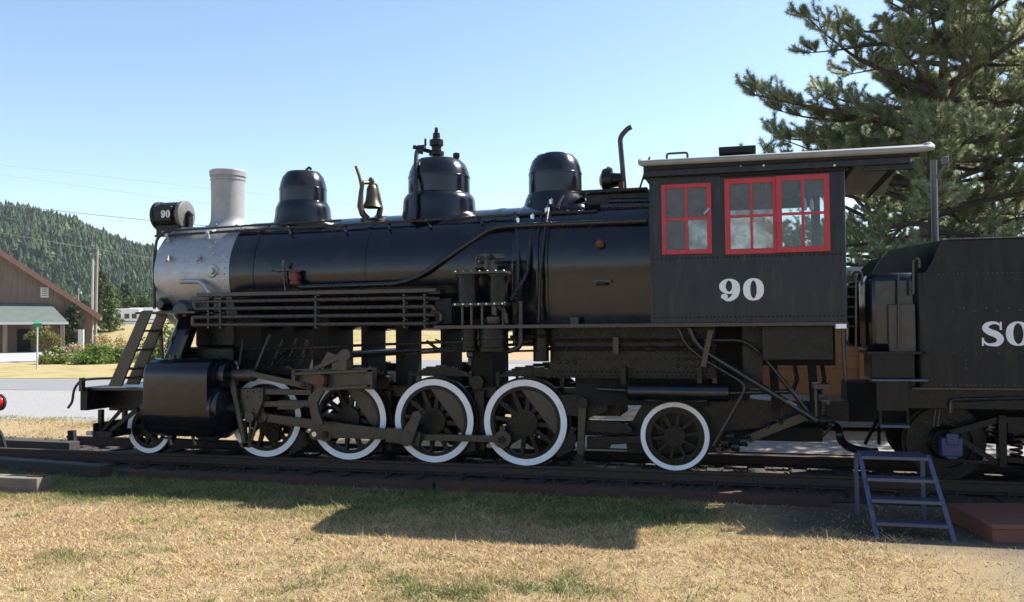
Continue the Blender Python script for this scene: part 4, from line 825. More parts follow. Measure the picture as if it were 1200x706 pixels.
MB().prism([PX(*p, -.7) for p in ((838, 525), (943, 482), (950, 486), (950, 491), (842, 533))], -.74, -.70).build('drawbar_strut', M['rodsteel'], lo, .004)
q = MB()
for px, py in ((878, 515), (900, 500), (915, 495)): q.dome(at(px, py, -.74), .03)
tag(q.build('strut_bolts', M['chassis'], lo), kind='stuff')
MB().box(PX(893, 400, -1.3)[0], PX(976, 400, -1.3)[0], -1.33, -1.28, PX(930, 422, -1.3)[1], 1.785).build('cab_apron', M['chassis'], lo, .006)
MB().box(PX(870, 400, -1.0)[0], PX(893, 400, -1.0)[0], -1.02, -.9, PX(880, 455, -1.0)[1], 1.785).build('cab_support', M['chassis'], lo)
for xx in (2.0, 2.45): MB().bar((xx, 1.78), (xx+.05, .75), .10, -.66, -.60).build('cab_support', M['dark'], lo)
MB().box(f1[0], PX(878, 420, -.6)[0], -.62, .6, .87, 1.783).build('ash_pan_rear', M['dark'], lo)
for px, yy in ((905, -.5), (930, -.45), (962, -.5)): MB().tube(path([(px, 420, yy), (px+4, 445, yy), (px-2, 462, yy)]), .025, 8).build('brake_pipe', M['pipe'], lo)
MB().box(1.2, 2.75, -.6, .6, 1.30, 1.78).build('cab_underframe', M['dark'], lo)
MB().box(.9, 2.9, -.5, .5, .62, .86).build('rear_frame', M['chassis'], lo)
for pts, r in (([(808, 384, -1.2), (815, 402, -1.2), (830, 415, -1.2), (957, 493, -1.2)], .038), ([(795, 384, -1.2), (803, 404, -1.2), (822, 420, -1.2), (876, 452, -1.2), (836, 523, -1.2)], .022), ([(825, 399, -1.15), (871, 399, -1.15), (890, 413, -1.15), (947, 482, -1.15)], .024)):
    MB().tube(fillet(path(pts), .12), r, 10).build('injector_pipe', M['pipe'], lo)
MB().bar(PX(833, 387, -1.25), PX(824, 430, -1.25), .06, -1.28, -1.24).build('pipe_hanger', M['rodsteel'], lo)
q = MB(); q.box(PX(953, 452, -1.15)[0], PX(972, 452, -1.15)[0], -1.2, -.9, PX(960, 456, -1.15)[1], PX(960, 450, -1.15)[1]); q.box(PX(954, 452, -1.15)[0], PX(957, 452, -1.15)[0], -1.2, -1.1, PX(960, 490, -1.15)[1], PX(960, 456, -1.15)[1]); q.box(PX(962, 468, -1.15)[0], PX(972, 468, -1.15)[0], -1.2, -1.0, PX(960, 474, -1.15)[1], PX(960, 468, -1.15)[1]); q.build('cab_step', M['rodsteel'], lo, .004)
q = MB(); p = at(964, 493, -1.18); q.lathe([(0, -.12), (.05, -.11), (.05, -.04), (.075, -.03), (.075, .04), (.05, .05), (.05, .10), (0, .11)], p, 'x', 14); q.tube([p, p+Vector((.02, 0, .22))], .035, 8); q.build('injector', M['chassis'], lo)
hp = fillet(path([(970, 496, -1.18), (982, 500, -1.18), (986, 520, -1.15), (1004, 528, -1.1), (1035, 530, -1.0)]), .25, 10); q = MB()
fine = []
for i in range(len(hp)-1):
    for j in range(3): fine.append(hp[i].lerp(hp[i+1], j/3))
q.tube(fine, [.048 if i % 2 else .038 for i in range(len(fine))], 10); q.build('feed_hose', M['pipe'], lo)
q = MB()
for px, py in ((850, 520), (862, 524), (872, 518), (856, 512)): q.lathe([(0, -.06), (.05, -.05), (.06, .04), (0, .06)], at(px, py, -.9), 'x', 10)
q.tube(path([(845, 528, -.9), (880, 512, -.9)]), .02, 6); q.build('injector_overflow', M['pipe'], lo)
q = MB(); q.tube(path([(988, 384, -1.45), (989, 420, -1.45), (991, 446, -1.45)]), .02, 8); q.build('gangway_rail', M['pipe'], lo)
p = at(986, 382, -1.5); MB().box(p.x-.06, p.x+.05, -1.53, -1.40, p.z-.03, p.z+.02).build('board_corner', M['white'], lo)

# ------------------------------------------------------------------ tender
te = thing('tender', 'black riveted tender with white letters behind the cab, cut by the right edge', 'tender', (6.5, 0, 0))
TY = 1.42
def P3(px, py, y=-TY): v = at(px, py, y); return (v.x, v.z)
tx0, ztop, zbot = 3.50, 2.71, 1.10
# tank plan outline with round front corners, lofted up
def plan(k=0):
    c = []; r = .20-k
    for cx, cy, a0 in ((tx0+.2, -TY+.2, 180), (9.3, -TY+.2, 270), (9.3, TY-.2, 0), (tx0+.2, TY-.2, 90)):
        for i in range(9): a = rad(a0+i*90/8); c.append((cx+r*math.cos(a), cy+r*math.sin(a)))
    return c
MB().loft([[(a, b, z) for a, b in plan(k)] for z, k in ((zbot, 0), (2.36, 0))]).build('tank', M['tender'], te, 0, 40)
for s in (-1, 1):
    v = [(3.62, 2.362), (9.5, 2.362), (9.5, ztop), (3.86, ztop), (3.80, ztop-.015), (3.74, 2.60), (3.70, 2.50)]
    MB().prism(v, s*TY, s*(TY-.02)).build('coping_side', M['tender'], te)
    MB().tube([(3.84, s*(TY-.0), ztop), (9.5, s*TY, ztop)], .014, 6).build('coping_bead', M['tender'], te)
MB().box(3.9, 9.3, -1.2, 1.2, 2.37, 2.55).build('coal_space', M['dark'], te)
sl_ = [(3.10, 2.30), (3.22, 2.52), (3.34, 2.66), (4.05, 2.78), (4.05, 2.37), (3.10, 2.2)]
for y in (-.86, .84): MB().prism(sl_, y, y+.025).build('bunker_side', M['tender'], te)
MB().box(3.02, tx0+.1, -1.30, -.60, 1.48, 2.38).build('water_leg', M['black'], te, .10)
MB().box(3.02, tx0+.1, .60, 1.30, 1.48, 2.38).build('water_leg', M['black'], te, .10)
MB().box(3.24, tx0+.02, -1.36, -1.10, 1.48, 2.02).build('tool_box', M['rodsteel'], te, .01)
for pts in ([(1000, 330, -1.30), (1000, 319, -1.30), (1010, 319, -1.30), (1010, 335, -1.30)], [(1070, 345, -1.46), (1070, 304, -1.46), (1077, 304, -1.46), (1077, 314, -1.46)]):
    MB().tube(fillet(path(pts), .1), .016, 8).build('grab_iron', M['pipe'], te)
for px in (1003, 1053): MB().tube(path([(px, 322, -1.38), (px, 408, -1.38)]), .013, 8).build('stanchion', M['black'], te)
q = MB()
for k in range(6):
    p = at(990, 325+k*11.5, -1.2); q.tube([(p.x-.02, -1.2, p.z), (p.x+.14, -1.2, p.z)], .012, 6)
q.build('ladder_rungs', M['pipe'], te)
q = MB()
zz = 2.335
for i in range(120): q.dome((tx0+.25+i*.048, -TY, zz), .013); q.dome((tx0+.25+i*.048, -TY, zbot+.03), .014)
for i in range(50):
    q.dome((tx0+.38+i*.11, -TY, 1.93+(.03 if i % 2 else 0)), .019); q.dome((tx0+.38+i*.11, -TY, 1.47+(.03 if i % 2 else 0)), .019)
for i in range(4): q.dome((tx0+.5, -TY, 1.40-i*.09), .014)
tag(q.build('tank_rivets', M['rodsteel'], te), kind='stuff')  # lighter than the tank: sky glint put into the rivet colour
MB().box(tx0-.05, 9.5, -TY-.02, TY+.02, zbot-.02, zbot-.002).build('deck_plate', M['rodsteel'], te)
MB().box(tx0-.1, 9.5, -1.33, -1.23, .86, zbot-.021).box(tx0-.1, 9.5, 1.23, 1.33, .86, zbot-.021).build('side_sill', M['chassis'], te, .006)
q = MB(); q.box(3.05, 3.5, -1.38, -.75, 1.19, 1.48); q.build('front_step_riser', M['tender'], te, .01)
MB().box(3.0, 3.56, -1.48, -.75, 1.465, 1.492).build('gangway_deck', M['tender'], te)
MB().box(3.04, 3.62, -1.46, -1.0, 1.165, 1.19).build('step_tread', M['steps'], te, .004)
MB().box(3.1, 3.42, -1.40, -1.36, .84, 1.165).build('step_panel', M['tender'], te)
MB().box(3.12, 3.42, -1.46, -1.2, .66, .685).build('step_tread', M['steps'], te)
for X in (3.12, 3.40): MB().box(X, X+.025, -1.40, -1.37, .66, .84).build('step_hanger', M['tender'], te)
MB().box(2.9, 9.4, -.35, .35, .6, 1.08).build('centre_sill', M['dark'], te)
MB().tube(fillet(path([(1114, 484, -1.36), (1114, 469, -1.36), (1200, 467, -1.36), (1290, 467, -1.36)]), .05), .022, 8).build('train_pipe', M['pipe'], te)
# lettering
a, b = at(1150, 405.5, -TY), at(1150, 377.5, -TY); s_ = b.z-a.z
S_ = [[sc_(stroke([(.74, .80), (.62, .93), (.42, .955), (.22, .87), (.17, .72), (.32, .58), (.58, .46), (.72, .28), (.62, .09), (.40, .045), (.20, .08), (.08, .22)], [.05, .09, .12, .20, .25, .26, .27, .26, .20, .12, .09, .05]), s_)], [sc_([(.70, .66), (.78, .66), (.78, 1.0), (.715, 1.0)], s_)], [sc_([(.02, 0), (.085, 0), (.10, .34), (.02, .34)], s_)]]
for k, lp in enumerate(S_): glyph('tender_letter', lp, (a.x, -TY-.006-.0012*k, a.z), M['letter'], te)
glyph('tender_letter', [sc_(ell(.46, .5, .46, .505, e=2.2), s_), sc_(ell(.46, .5, .19, .43), s_)], (a.x+s_*.93, -TY-.006, a.z), M['letter'], te)
# trucks
tw = wheel_set(.84, .03, 0, .16, 'tender_wheel', None)
tw['plate'] = MB().lathe([(0, .03), (.15, .03), (.2, .07), (.30, .07), (.34, .04), (.34, .09), (0, .1)], (0, 0, 0), 'y', 40).mesh('wheel_plate')
def truck(cx):
    for dx in (-.82, .82):
        for far in (0, 1):
            o = put('wheel', tw['body'], M['chassis'], te); o.location = Vector((cx+dx, .80 if far else -.80, .42))-WORLD[te.name]; o.rotation_euler.z = math.pi*far; WORLD[o.name] = Vector((0, 0, 0))
            put('tyre', tw['tyre'], M['chassis'], o); put('wheel_plate', tw['plate'], M['chassis'], o)
        MB().tube([(cx+dx, -1.0, .42), (cx+dx, 1.0, .42)], .06, 10).build('axle', M['chassis'], te)
        for s in (-1, 1):
            jb = MB().box(cx+dx-.11, cx+dx+.11, s*.92, s*1.12, .31, .52).prism([(cx+dx-.085, .32), (cx+dx+.085, .32), (cx+dx+.04, .27), (cx+dx-.04, .27)], s*.95, s*1.11).build('journal_box', M['bluebox'], te, .015)
            MB().box(cx+dx-.06, cx+dx+.06, s*1.12, s*1.14, .44, .57).build('journal_lid', M['bluebox'], jb, .01)
    for s in (-1, 1):
        y0, y1 = s*.96, s*1.04
        q = MB(); q.bar((cx-.82, .56), (cx-.34, .72), .07, y0, y1); q.bar((cx-.34, .72), (cx+.34, .72), .07, y0, y1); q.bar((cx+.34, .72), (cx+.82, .56), .07, y0, y1)
        q.bar((cx-.80, .55), (cx-.34, .24), .06, y0-.002*s, y1-.002*s); q.bar((cx-.34, .24), (cx+.34, .24), .06, y0, y1); q.bar((cx+.34, .24), (cx+.80, .55), .06, y0-.002*s, y1-.002*s); q.bar((cx-.82, .26), (cx+.82, .19), .03, y0, y1); q.build('arch_bar', M['chassis'], te)
        for X in (cx-.34, cx+.26): MB().box(X, X+.08, s*.94, s*1.08, .20, .78).build('truck_column', M['chassis'], te, .005)
        MB().box(cx-.24, cx+.24, s*.90, s*1.06, .58, .70).build('bolster_end', M['chassis'], te); MB().box(cx-.24, cx+.24, s*.9, s*1.06, .26, .31).build('spring_plank', M['chassis'], te)
        for k in range(3):
            X = cx-.15+k*.15; hx = [(X+.055*math.cos(i*.7), s*1.0+.055*math.sin(i*.7), .31+.27*i/45) for i in range(46)]; MB().tube(hx, .016, 6).build('spring', M['chassis'], te)
truck(4.73); truck(8.1)
MB().tube(fillet(path([(1040, 478, -1.2), (1052, 473, -1.2), (1064, 463, -1.2)]), .1), .03, 8).build('step_brace', M['pipe'], te)
q = MB()
for k in (-1, 0, 1): q.tube(path([(1030+k*2, 492, -1.0), (1030+k*16, 520, -.8)]), .02, 6)
q.build('drawbar_links', M['chassis'], te)
for dx in (0, 5): MB().tube(path([(1098+dx, 470, -1.2), (1094+dx, 500, -1.2)]), .012, 6).build('brake_chain', M['pipe'], te)
# ladder pole with small lamp at the tender front
po = thing('lamp_pole', 'slim grey metal pole with small bracket standing behind the tender front', 'pole', (at(1096, 285, 1.7).x, 1.7, GZ))
MB().tube([(po.location.x, 1.7, GZ), (po.location.x, 1.7, at(1095, 188, 1.7).z)], .045, 12).build('shaft', M['lamp_grey'], po)
p = at(1096, 190, 1.7); MB().tube([p+Vector((0, 0, -.25)), p+Vector((.16, -.05, .02))], .02, 8).box(p.x+.08, p.x+.16, 1.62, 1.70, p.z-.05, p.z+.06).build('lamp_head', M['lamp_grey'], po, .02)

# ------------------------------------------------------------------ step ladder and box
ls = thing('step_ladder', 'dark blue steel steps with four checker plate treads standing below the tender', 'steps', (3.15, -2.6, GZ))
TL, TR, BL, BR = at(1007, 534, -2.15), at(1084, 534, -2.15), gz(1027, 630), gz(1114, 630)
zt_ = .47; tops = [Vector((2.80, -2.33, zt_)), Vector((3.44, -2.33, zt_))]; bots = [Vector((2.86, -2.98, GZ)), Vector((3.52, -2.98, GZ))]
for t_, b_ in zip(tops, bots):
    d = Vector((.045, 0, 0)); n_ = Vector((0, .05, .02))
    MB().add([t_-d*.5-n_, t_+d*.5-n_, t_+d*.5+n_, t_-d*.5+n_, b_-d*.5-n_, b_+d*.5-n_, b_+d*.5+n_, b_-d*.5+n_], [(0, 1, 2, 3), (7, 6, 5, 4), (0, 4, 5, 1), (1, 5, 6, 2), (2, 6, 7, 3), (3, 7, 4, 0)]).build('stringer', M['steps'], ls, .004)
for X in (2.80, 3.44): MB().box(X-.02, X+.02, -2.02, -1.97, GZ, zt_-.02).build('rear_leg', M['steps'], ls)
def tread(t, d0, d1):
    v = [tops[i].lerp(bots[i], t) for i in (0, 1)]; z = v[0].z
    q = MB(); q.box(v[0].x+.015, v[1].x-.015, v[0].y-d0, v[0].y+d1, z-.03, z)
    nx_ = 16
    for i in range(nx_):
        for j in range(4):
            X = v[0].x+.04+(v[1].x-v[0].x-.08)*i/(nx_-1); Y = v[0].y-d0+.03+(d0+d1-.06)*j/3; s = .012 if (i+j) % 2 else -.012
            q.add([(X-.014, Y-s*1.2-.003, z+.004), (X+.014, Y+s*1.2-.003, z+.004), (X+.014, Y+s*1.2+.003, z+.004), (X-.014, Y-s*1.2+.003, z+.004)], [(0, 1, 2, 3)])
    q.build('tread', M['steps'], ls)
tread(0, .05, .36); [tread(t, .10, .10) for t in (.27, .53, .80)]
q = MB(); v0 = [(3.66, -2.05), (3.84, -2.98), (5.3, -2.75), (5.1, -1.75)]
def slab(v, z0, z1): return MB().add([(a, b, z) for z in (z0, z1) for a, b in v], [(3, 2, 1, 0), (4, 5, 6, 7), (0, 1, 5, 4), (1, 2, 6, 5), (2, 3, 7, 6), (3, 0, 4, 7)])
bxo = thing('wooden_platform', 'low red brown wooden box platform on the gravel right of the steps', 'platform', (4.5, -2.4, GZ))
slab(v0, GZ, -.075).build('box_side', M['redbox'], bxo, .004); slab([(a+(a-4.5)*.015, b+(b+2.4)*.03) for a, b in v0], -.074, -.03).build('lid', M['redbox'], bxo, .006)

# ------------------------------------------------------------------ behind the locomotive
wg = thing('freight_wagon', 'ochre plank sided freight wagon parked behind the locomotive cab', 'wagon', (6, 6.4, GZ))
for k in range(9):
    z = .02+k*.235; MB().box(.05, 12, 5.6+.004*(k % 2), 5.64, z, z+.228).build('plank', M['orange'], wg)
MB().box(.06, 12, 5.645, 7.6, .0, 2.13).build('wagon_body', M['rustwheel'], wg)
for X in (.05, 1.9, 3.75, 5.6): MB().box(X, X+.09, 5.565, 5.598, .0, 2.13).build('stake', M['orange'], wg)
MB().box(0, 12, 5.5, 7.7, -.12, -.005).build('wagon_sill', M['concrete'], wg)
hb = thing('white_building', 'white clapboard building glimpsed between cab and tender', 'building', (6, 13, GZ))
for k in range(20):
    z = GZ+k*.17; o = MB().add([(2.2, 11.0, z), (9, 11.0, z), (9, 11.03, z+.17), (2.2, 11.03, z+.17), (2.2, 11.1, z), (9, 11.1, z), (9, 11.1, z+.17), (2.2, 11.1, z+.17)], [(0, 1, 2, 3), (5, 4, 7, 6), (0, 4, 5, 1), (3, 2, 6, 7), (0, 3, 7, 4), (1, 5, 6, 2)]).build('clapboard', M['bwhite'], hb, 0, 0)
MB().box(2.25, 8.95, 11.11, 15, GZ, 3.1).build('building_core', M['bwhite'], hb)
ww = thing('spoked_iron_wheel', 'rusty spoked iron wheel leaning behind the rear of the locomotive', 'wheel', (2.75, 4.0, GZ))
WR = .36; o = MB().ring(WR-.03, WR, -.03, .03, 40).build('rim', M['rustwheel'], ww); o.location = (0, 0, WR)
sm = MB().tube([(0, 0, .0), (0, 0, WR-.02)], .012, 6).mesh('spoke')
for k in range(8): o = put('spoke', sm, M['rustwheel'], ww); o.location = (0, 0, WR); o.rotation_euler.y = k*math.pi/4
o = MB().lathe([(0, -.06), (.06, -.05), (.06, .05), (0, .06)], (0, 0, 0), 'y', 14).build('hub', M['rustwheel'], ww); o.location = (0, 0, WR)
ww.rotation_euler.x = -.12

# ------------------------------------------------------------------ barn
bd = 82.0
bn = thing('barn', 'large brown board sided gabled barn with green porch roof at the left edge', 'barn', (-66, 60, GZ))
O_ = gz(75, 413); bxd = Vector((CR.x, CR.y, 0)).normalized(); byd = Vector((-bxd.y, bxd.x, 0))    # wall direction, roughly square to the view
ang = math.atan2(bxd.y, bxd.x)
bn.location = O_; bn.rotation_euler.z = ang+.44; WORLD[bn.name] = Vector((0, 0, 0))
k_ = bd/FPX                                                                     # metres per photo pixel at the barn
def bp(px, py): return ((px-75)*k_, (413-py)*k_+.02)
wy = 3.6
gab = [bp(-150, 413), bp(104, 413), bp(104, 369), bp(-20, 280), bp(-150, 372)]
MB().prism(gab, wy, wy+.3).build('gable_wall', M['barn'], bn, 0, 0)
q = MB()
for i in range(120):
    px = -60+i*1.37; X, _z = bp(px, 0); zt2 = bp(px, 280+(px+20)*89/124 if px > -20 else 281)[1]-.15; q.box(X-.02, X+.02, wy-.025, wy, 0, zt2)
tag(q.build('battens', M['barn'], bn), kind='stuff')
r0, r1 = bp(-22, 274), bp(114, 372)
for a, b in ((r0, r1), (r0, bp(-158, 372))):
    MB().bar(a, b, .28, wy-.8, wy+24).build('barn_roof', M['barnroof'], bn); MB().bar((a[0], a[1]-.05), (b[0], b[1]-.05), .42, wy-.84, wy-.801).build('barge_board', M['barntrim'], bn)
def win(px0, px1, py0, py1, y):
    a, b = bp(px0, py1), bp(px1, py0); f = MB().box(a[0], b[0], y-.08, y, a[1], b[1]).build('window', M['paleside'], bn); MB().box(a[0]+.12, b[0]-.12, y-.09, y-.081, a[1]+.12, b[1]-.12).build('pane', M['rvglass'], f)
    return f
win(-6, 4.5, 324, 343, wy-.03)
a, b = bp(48, 348), bp(56.5, 336); v_ = MB().box(a[0], b[0], wy-.12, wy-.03, a[1], b[1]).build('gable_vent', M['paleside'], bn)
for k in range(4): z = a[1]+.15+k*.2; MB().box(a[0]+.1, b[0]-.1, wy-.14, wy-.121, z, z+.1).build('slat', M['pole'], v_)
p0, p1, p2, p3 = bp(-60, 378), bp(79, 378), bp(55, 357), bp(-60, 357)
MB().add([(p0[0], -.3, p0[1]), (p1[0], -.3, p1[1]), (p2[0]+.2, wy-.05, p2[1]+.2), (p3[0], wy-.05, p3[1]+.2), (p0[0], -.3, p0[1]-.12), (p1[0], -.3, p1[1]-.12), (p2[0]+1.6, wy-.05, p1[1]-.12), (p3[0], wy-.05, p1[1]-.12)], [(0, 1, 2, 3), (7, 6, 5, 4), (0, 4, 5, 1), (1, 5, 6, 2), (2, 6, 7, 3), (3, 7, 4, 0)]).build('porch_roof', M['greenroof'], bn, 0, 0)
MB().box(p0[0], p1[0]+.05, -.36, -.301, p0[1]-.22, p0[1]).build('porch_fascia', M['paleside'], bn)
for px in (-45, 13, 71): a, b = bp(px, 413), bp(px+4.5, 379); MB().box(a[0], b[0], -.2, .2, 0, b[1]-.1).build('porch_post', M['barn'], bn)
for px in (-40, -12, 24, 46): a, b = bp(px, 413), bp(px+14, 386); MB().box(a[0], b[0], wy-.12, wy-.03, 0, b[1]).build('porch_door', M['dark' if px > -20 and px < 30 else 'barntrim'], bn)

# ------------------------------------------------------------------ roadside things
def vpole(name, px, py0, py1, dref, r, m, label, cat, group=None):
    d = _F+CR*((px-600)/FPX)-CU*((py1-353)/FPX); b = CAM+d*dref; zt = (CAM+(_F+CR*((px-600)/FPX)-CU*((py0-353)/FPX))*dref).z
    return b, zt
b = gz(43.5, 433); sg = thing('street_sign', 'green street name sign on a slim steel post before the barn', 'street sign', b)
H_ = 2.42; MB().box(b.x-.03, b.x+.03, b.y-.03, b.y+.03, GZ, GZ+H_-.2).build('sign_post', M['galv'], sg)
q = MB().box(-.24, .24, -.012, .012, -.09, .09).build('sign_blade', M['greensign'], sg); q.location = (0, 0, H_-.1); q.rotation_euler.z = ang
q = MB().box(-.2, .2, -.012, .012, -.08, .08).build('sign_blade', M['greensign'], sg); q.location = (0, 0, H_+.09); q.rotation_euler.z = ang+1.4
d1_ = 105.
def far(px, py, d): return CAM+(_F+CR*((px-600)/FPX)-CU*((py-353)/FPX))*d
pb = far(111.5, 390, d1_); pt_ = far(112.5, 293, d1_); up = thing('utility_pole', 'tall grey wooden utility pole with crossarm right of the barn', 'utility pole', (pb.x, pb.y, GZ), 'utility poles')
MB().tube([(pb.x, pb.y, GZ), (pt_.x, pb.y, pt_.z)], [.19, .13], 10).build('shaft', M['pole'], up)
o = MB().box(-.7, .7, -.06, .06, -.06, .06).build('crossarm', M['pole'], up); o.location = (0, 0, pt_.z-GZ-.5); o.rotation_euler.z = 1.1
MB().tube([(pb.x-.5, pb.y, GZ), (pb.x-.35, pb.y, far(108.5, 303, d1_).z)], [.16, .12], 10).build('stub_pole', M['galv'], up)
pb2 = far(91.5, 390, 120); up2 = thing('utility_pole', 'short distant pole with small lamp rising behind the barn roof', 'utility pole', (pb2.x, pb2.y, GZ), 'utility poles')
MB().tube([(pb2.x, pb2.y, GZ), (pb2.x, pb2.y, far(92, 338, 120).z)], [.12, .09], 8).build('shaft', M['pole'], up2); p = far(94.5, 343, 120); MB().box(p.x-.25, p.x+.1, p.y-.1, p.y+.1, p.z-.15, p.z+.1).build('lamp', M['galv'], up2)
for i, (a, m_, c) in enumerate((((-60, 232), (112, 254), (320, 272)), ((-60, 262), (112, 294), (320, 324)), ((-60, 186), (112, 207), (420, 240)), ((-60, 196), (112, 222), (420, 262)))):
    pts = []
    for k in range(13):
        t = k/12; px = a[0]*(1-t)**2+2*m_[0]*t*(1-t)+c[0]*t*t; py = a[1]*(1-t)**2+2*m_[1]*t*(1-t)+c[1]*t*t; pts.append(far(px, py, d1_+(i > 1)*15))
    o = MB().tube(pts, .035 if i < 2 else .010, 5).build('power_line', M['wire']); tag(o, ('upper bold power line crossing before the wooded hill', 'lower bold power line reaching the utility pole top', 'faint highest wire across the sky left of the headlight', 'faint second wire across the sky above the hill')[i], 'power line', 'overhead wires')
wp = far(95, 400, 70); o = MB().box(-.22, .22, -.05, .05, 0, 1.75).build('notice_board', M['paleside']); o.location = (wp.x, wp.y, GZ+.35); o.rotation_euler.z = ang; tag(o, 'narrow white panel standing beside the barn corner', 'sign board')
MB().box(-.06, .06, -.04, .04, -.35, 0).build('panel_post', M['pole'], o)

# grassy rise behind the garden, with parked campers
rc_ = far(170, 388, 150); V, F = [], []
for i in range(25):
    for j in range(13):
        u, v = i/24*2-1, j/12*2-1; V.append((rc_.x+bxd.x*u*70+byd.x*v*28, rc_.y+bxd.y*u*70+byd.y*v*28, GZ-.05+3.1*max(0, 1-u*u)**.8*max(0, 1-v*v)**.8))
F = [(i*13+j, (i+1)*13+j, (i+1)*13+j+1, i*13+j+1) for i in range(24) for j in range(12)]
me = bpy.data.meshes.new('grassy_rise'); me.from_pydata(V, [], F); me.polygons.foreach_set('use_smooth', [True]*len(F)); tag(put('grassy_rise', me, M['lawn']), kind='structure')
def camper(px, py_top, py_bot, d, L_, label):
    a = far(px, py_bot, d); t = far(px, py_top, d); H = t.z-a.z; o = thing('camper_van', label, 'camper', (a.x, a.y, a.z-.5), 'campers parked below the hill')
    o.rotation_euler.z = ang+.15; WORLD[o.name] = Vector((0, 0, 0)); h = H+.5
    MB().prism([(-L_/2, .55), (L_/2-.6, .55), (L_/2, 1.0), (L_/2, h*.72), (L_/2-.35, h), (-L_/2+.15, h), (-L_/2, h-.2)], -1.2, 1.2).build('body', M['rv'], o, .06, 30)
    for xx in (-L_*.3, 0, L_*.26): w_ = MB().box(xx-.4, xx+.4, -1.225, -1.201, h*.5, h*.74).build('window', M['rvglass'], o)
    MB().box(-L_/2+.2, L_/2-.3, -1.215, -1.201, h*.34, h*.38).build('stripe', M['lamp_grey'], o)
    for xx in (-L_*.22, L_*.28): MB().lathe([(0, -1.22), (.36, -1.22), (.38, -1.0), (0, -1.0)], (xx, 0, .38), 'y', 16).build('wheel', M['dark'], o)
camper(151, 362, 382, 150, 4.6, 'white camper parked below the hill right of the conifer'); camper(176, 361, 379, 154, 6.5, 'white camper half hidden behind the front steps of the locomotive')
camper(1062, 372, 392, 120, 6, 'white camper far behind, hidden between cab and tender')

# ------------------------------------------------------------------ foliage
def unit(n): v = rng.normal(0, 1, (n, 3)); return v/np.linalg.norm(v, axis=1, keepdims=True)
def leaves(name, P, size, c, m, parent=None):
    n = len(P); a = unit(n); b = np.cross(a, unit(n)); b /= np.linalg.norm(b, axis=1, keepdims=True)+1e-9
    s = np.asarray(size).reshape(-1, 1)*np.ones((n, 1)); V = np.stack([P-a*s, P+b*s*.45, P+a*s, P-b*s*.45], 1).reshape(-1, 3)
    return soup(name, V, np.arange(4*n).reshape(-1, 4), np.repeat(np.clip(c, .005, .9), 4, 0), m, parent)
def bush(name, label, cat, loc, rx, rz, n, ls, c0, c1, group=None, flowers=None, stem=0, m='leaf'):
    t = thing(name, label, cat, loc, group); loc = Vector(loc); WORLD[t.name] = Vector((0, 0, 0))
    k = max(6, n//70); cc = unit(k)*(rng.random((k, 1))**.45); cc[:, 2] = np.abs(cc[:, 2]) if not stem else cc[:, 2]
    w_ = rng.integers(0, k, n); P = cc[w_]+unit(n)*(rng.random((n, 1))**.5)*.30; P = P*np.array([rx, rx, rz]); P[:, 2] += stem+(rz if stem else 0); P[:, 2] = np.maximum(P[:, 2], .02)
    tone = rng.random(k)[w_]*.6+rng.random(n)*.4; c = lerp(c0, c1, tone)
    if flowers is not None:
        f = (rng.random(n) < .35) & (P[:, 2] > rz*.45); c[f] = np.array(flowers)*rng.uniform(.7, 1.2, (f.sum(), 1))
    leaves('foliage', P, rng.uniform(.6, 1.3, n)*ls, c, M[m], t)
    q = MB()
    for i in range(4): e = cc[i]*np.array([rx, rx, rz])*.8; q.tube([(0.05*i-.1, 0, -.02), (e[0]*.4, e[1]*.4, stem*.7+.05), (e[0], e[1], abs(e[2])+stem*1.05)], [.05*max(rx, .5), .035*max(rx, .5), .012], 6)
    q.build('stem', M['bark'], t); return t
def firtree(name, label, loc, H, R, n, ls, c0, c1, group=None):
    t = thing(name, label, 'tree', loc, group); WORLD[t.name] = Vector((0, 0, 0))
    MB().tube([(0, 0, -.1), (0, 0, H*.5), (0, 0, H*.97)], [H*.018, H*.011, .02], 8).build('trunk', M['bark'], t)
    nb = 90; h = (rng.random(nb)**.8)*.95+.03; az = rng.random(nb)*6.283; ln = R*(1-h)**.75*rng.uniform(.75, 1.15, nb)+.08*R
    w_ = rng.integers(0, nb, n); s = rng.random(n)**.6; P = np.zeros((n, 3))
    P[:, 0] = np.cos(az[w_])*ln[w_]*s; P[:, 1] = np.sin(az[w_])*ln[w_]*s; P[:, 2] = h[w_]*H-ln[w_]*s*.35+ln[w_]*s*s*.25
    P += rng.normal(0, 1, (n, 3))*np.array([.09, .09, .06])*R; P[:, 2] = np.clip(P[:, 2], .05, H)
    c = lerp(c0, c1, rng.random(nb)[w_]*.6+rng.random(n)*.4); leaves('crown', P, rng.uniform(.6, 1.3, n)*ls, c, M['leaf'], t); return t
G0, G1 = (.035, .062, .022), (.085, .12, .04)
Y0, Y1 = (.10, .13, .03), (.22, .25, .06)
g_ = lambda px, py: gz(px, py)
bush('garden_bush', 'yellow green spreading bush beside the street sign', 'bush', g_(66, 427), .95, .95, 2600, .085, Y0, Y1, 'garden bushes')
bush('garden_bush', 'bright green rounded bush in the middle of the flower bed', 'bush', g_(112, 427), 1.35, 1.25, 4200, .085, (.07, .13, .02), (.17, .25, .05), 'garden bushes')
bush('garden_bush', 'green bush with tall stems partly behind the locomotive front steps', 'bush', g_(142, 426), .9, 1.0, 2400, .085, G1, Y1, 'garden bushes')
bush('flowering_plant', 'red orange flowering plants above the bright green bush', 'flowers', g_(118, 421), 1.5, 1.45, 2400, .07, (.09, .13, .04), (.16, .18, .05), 'flowering plants', (.48, .085, .02))
bush('flowering_plant', 'orange flowers against the locomotive front steps', 'flowers', g_(148, 420), 1.2, 1.6, 2000, .07, (.09, .13, .04), (.16, .18, .05), 'flowering plants', (.50, .13, .02))
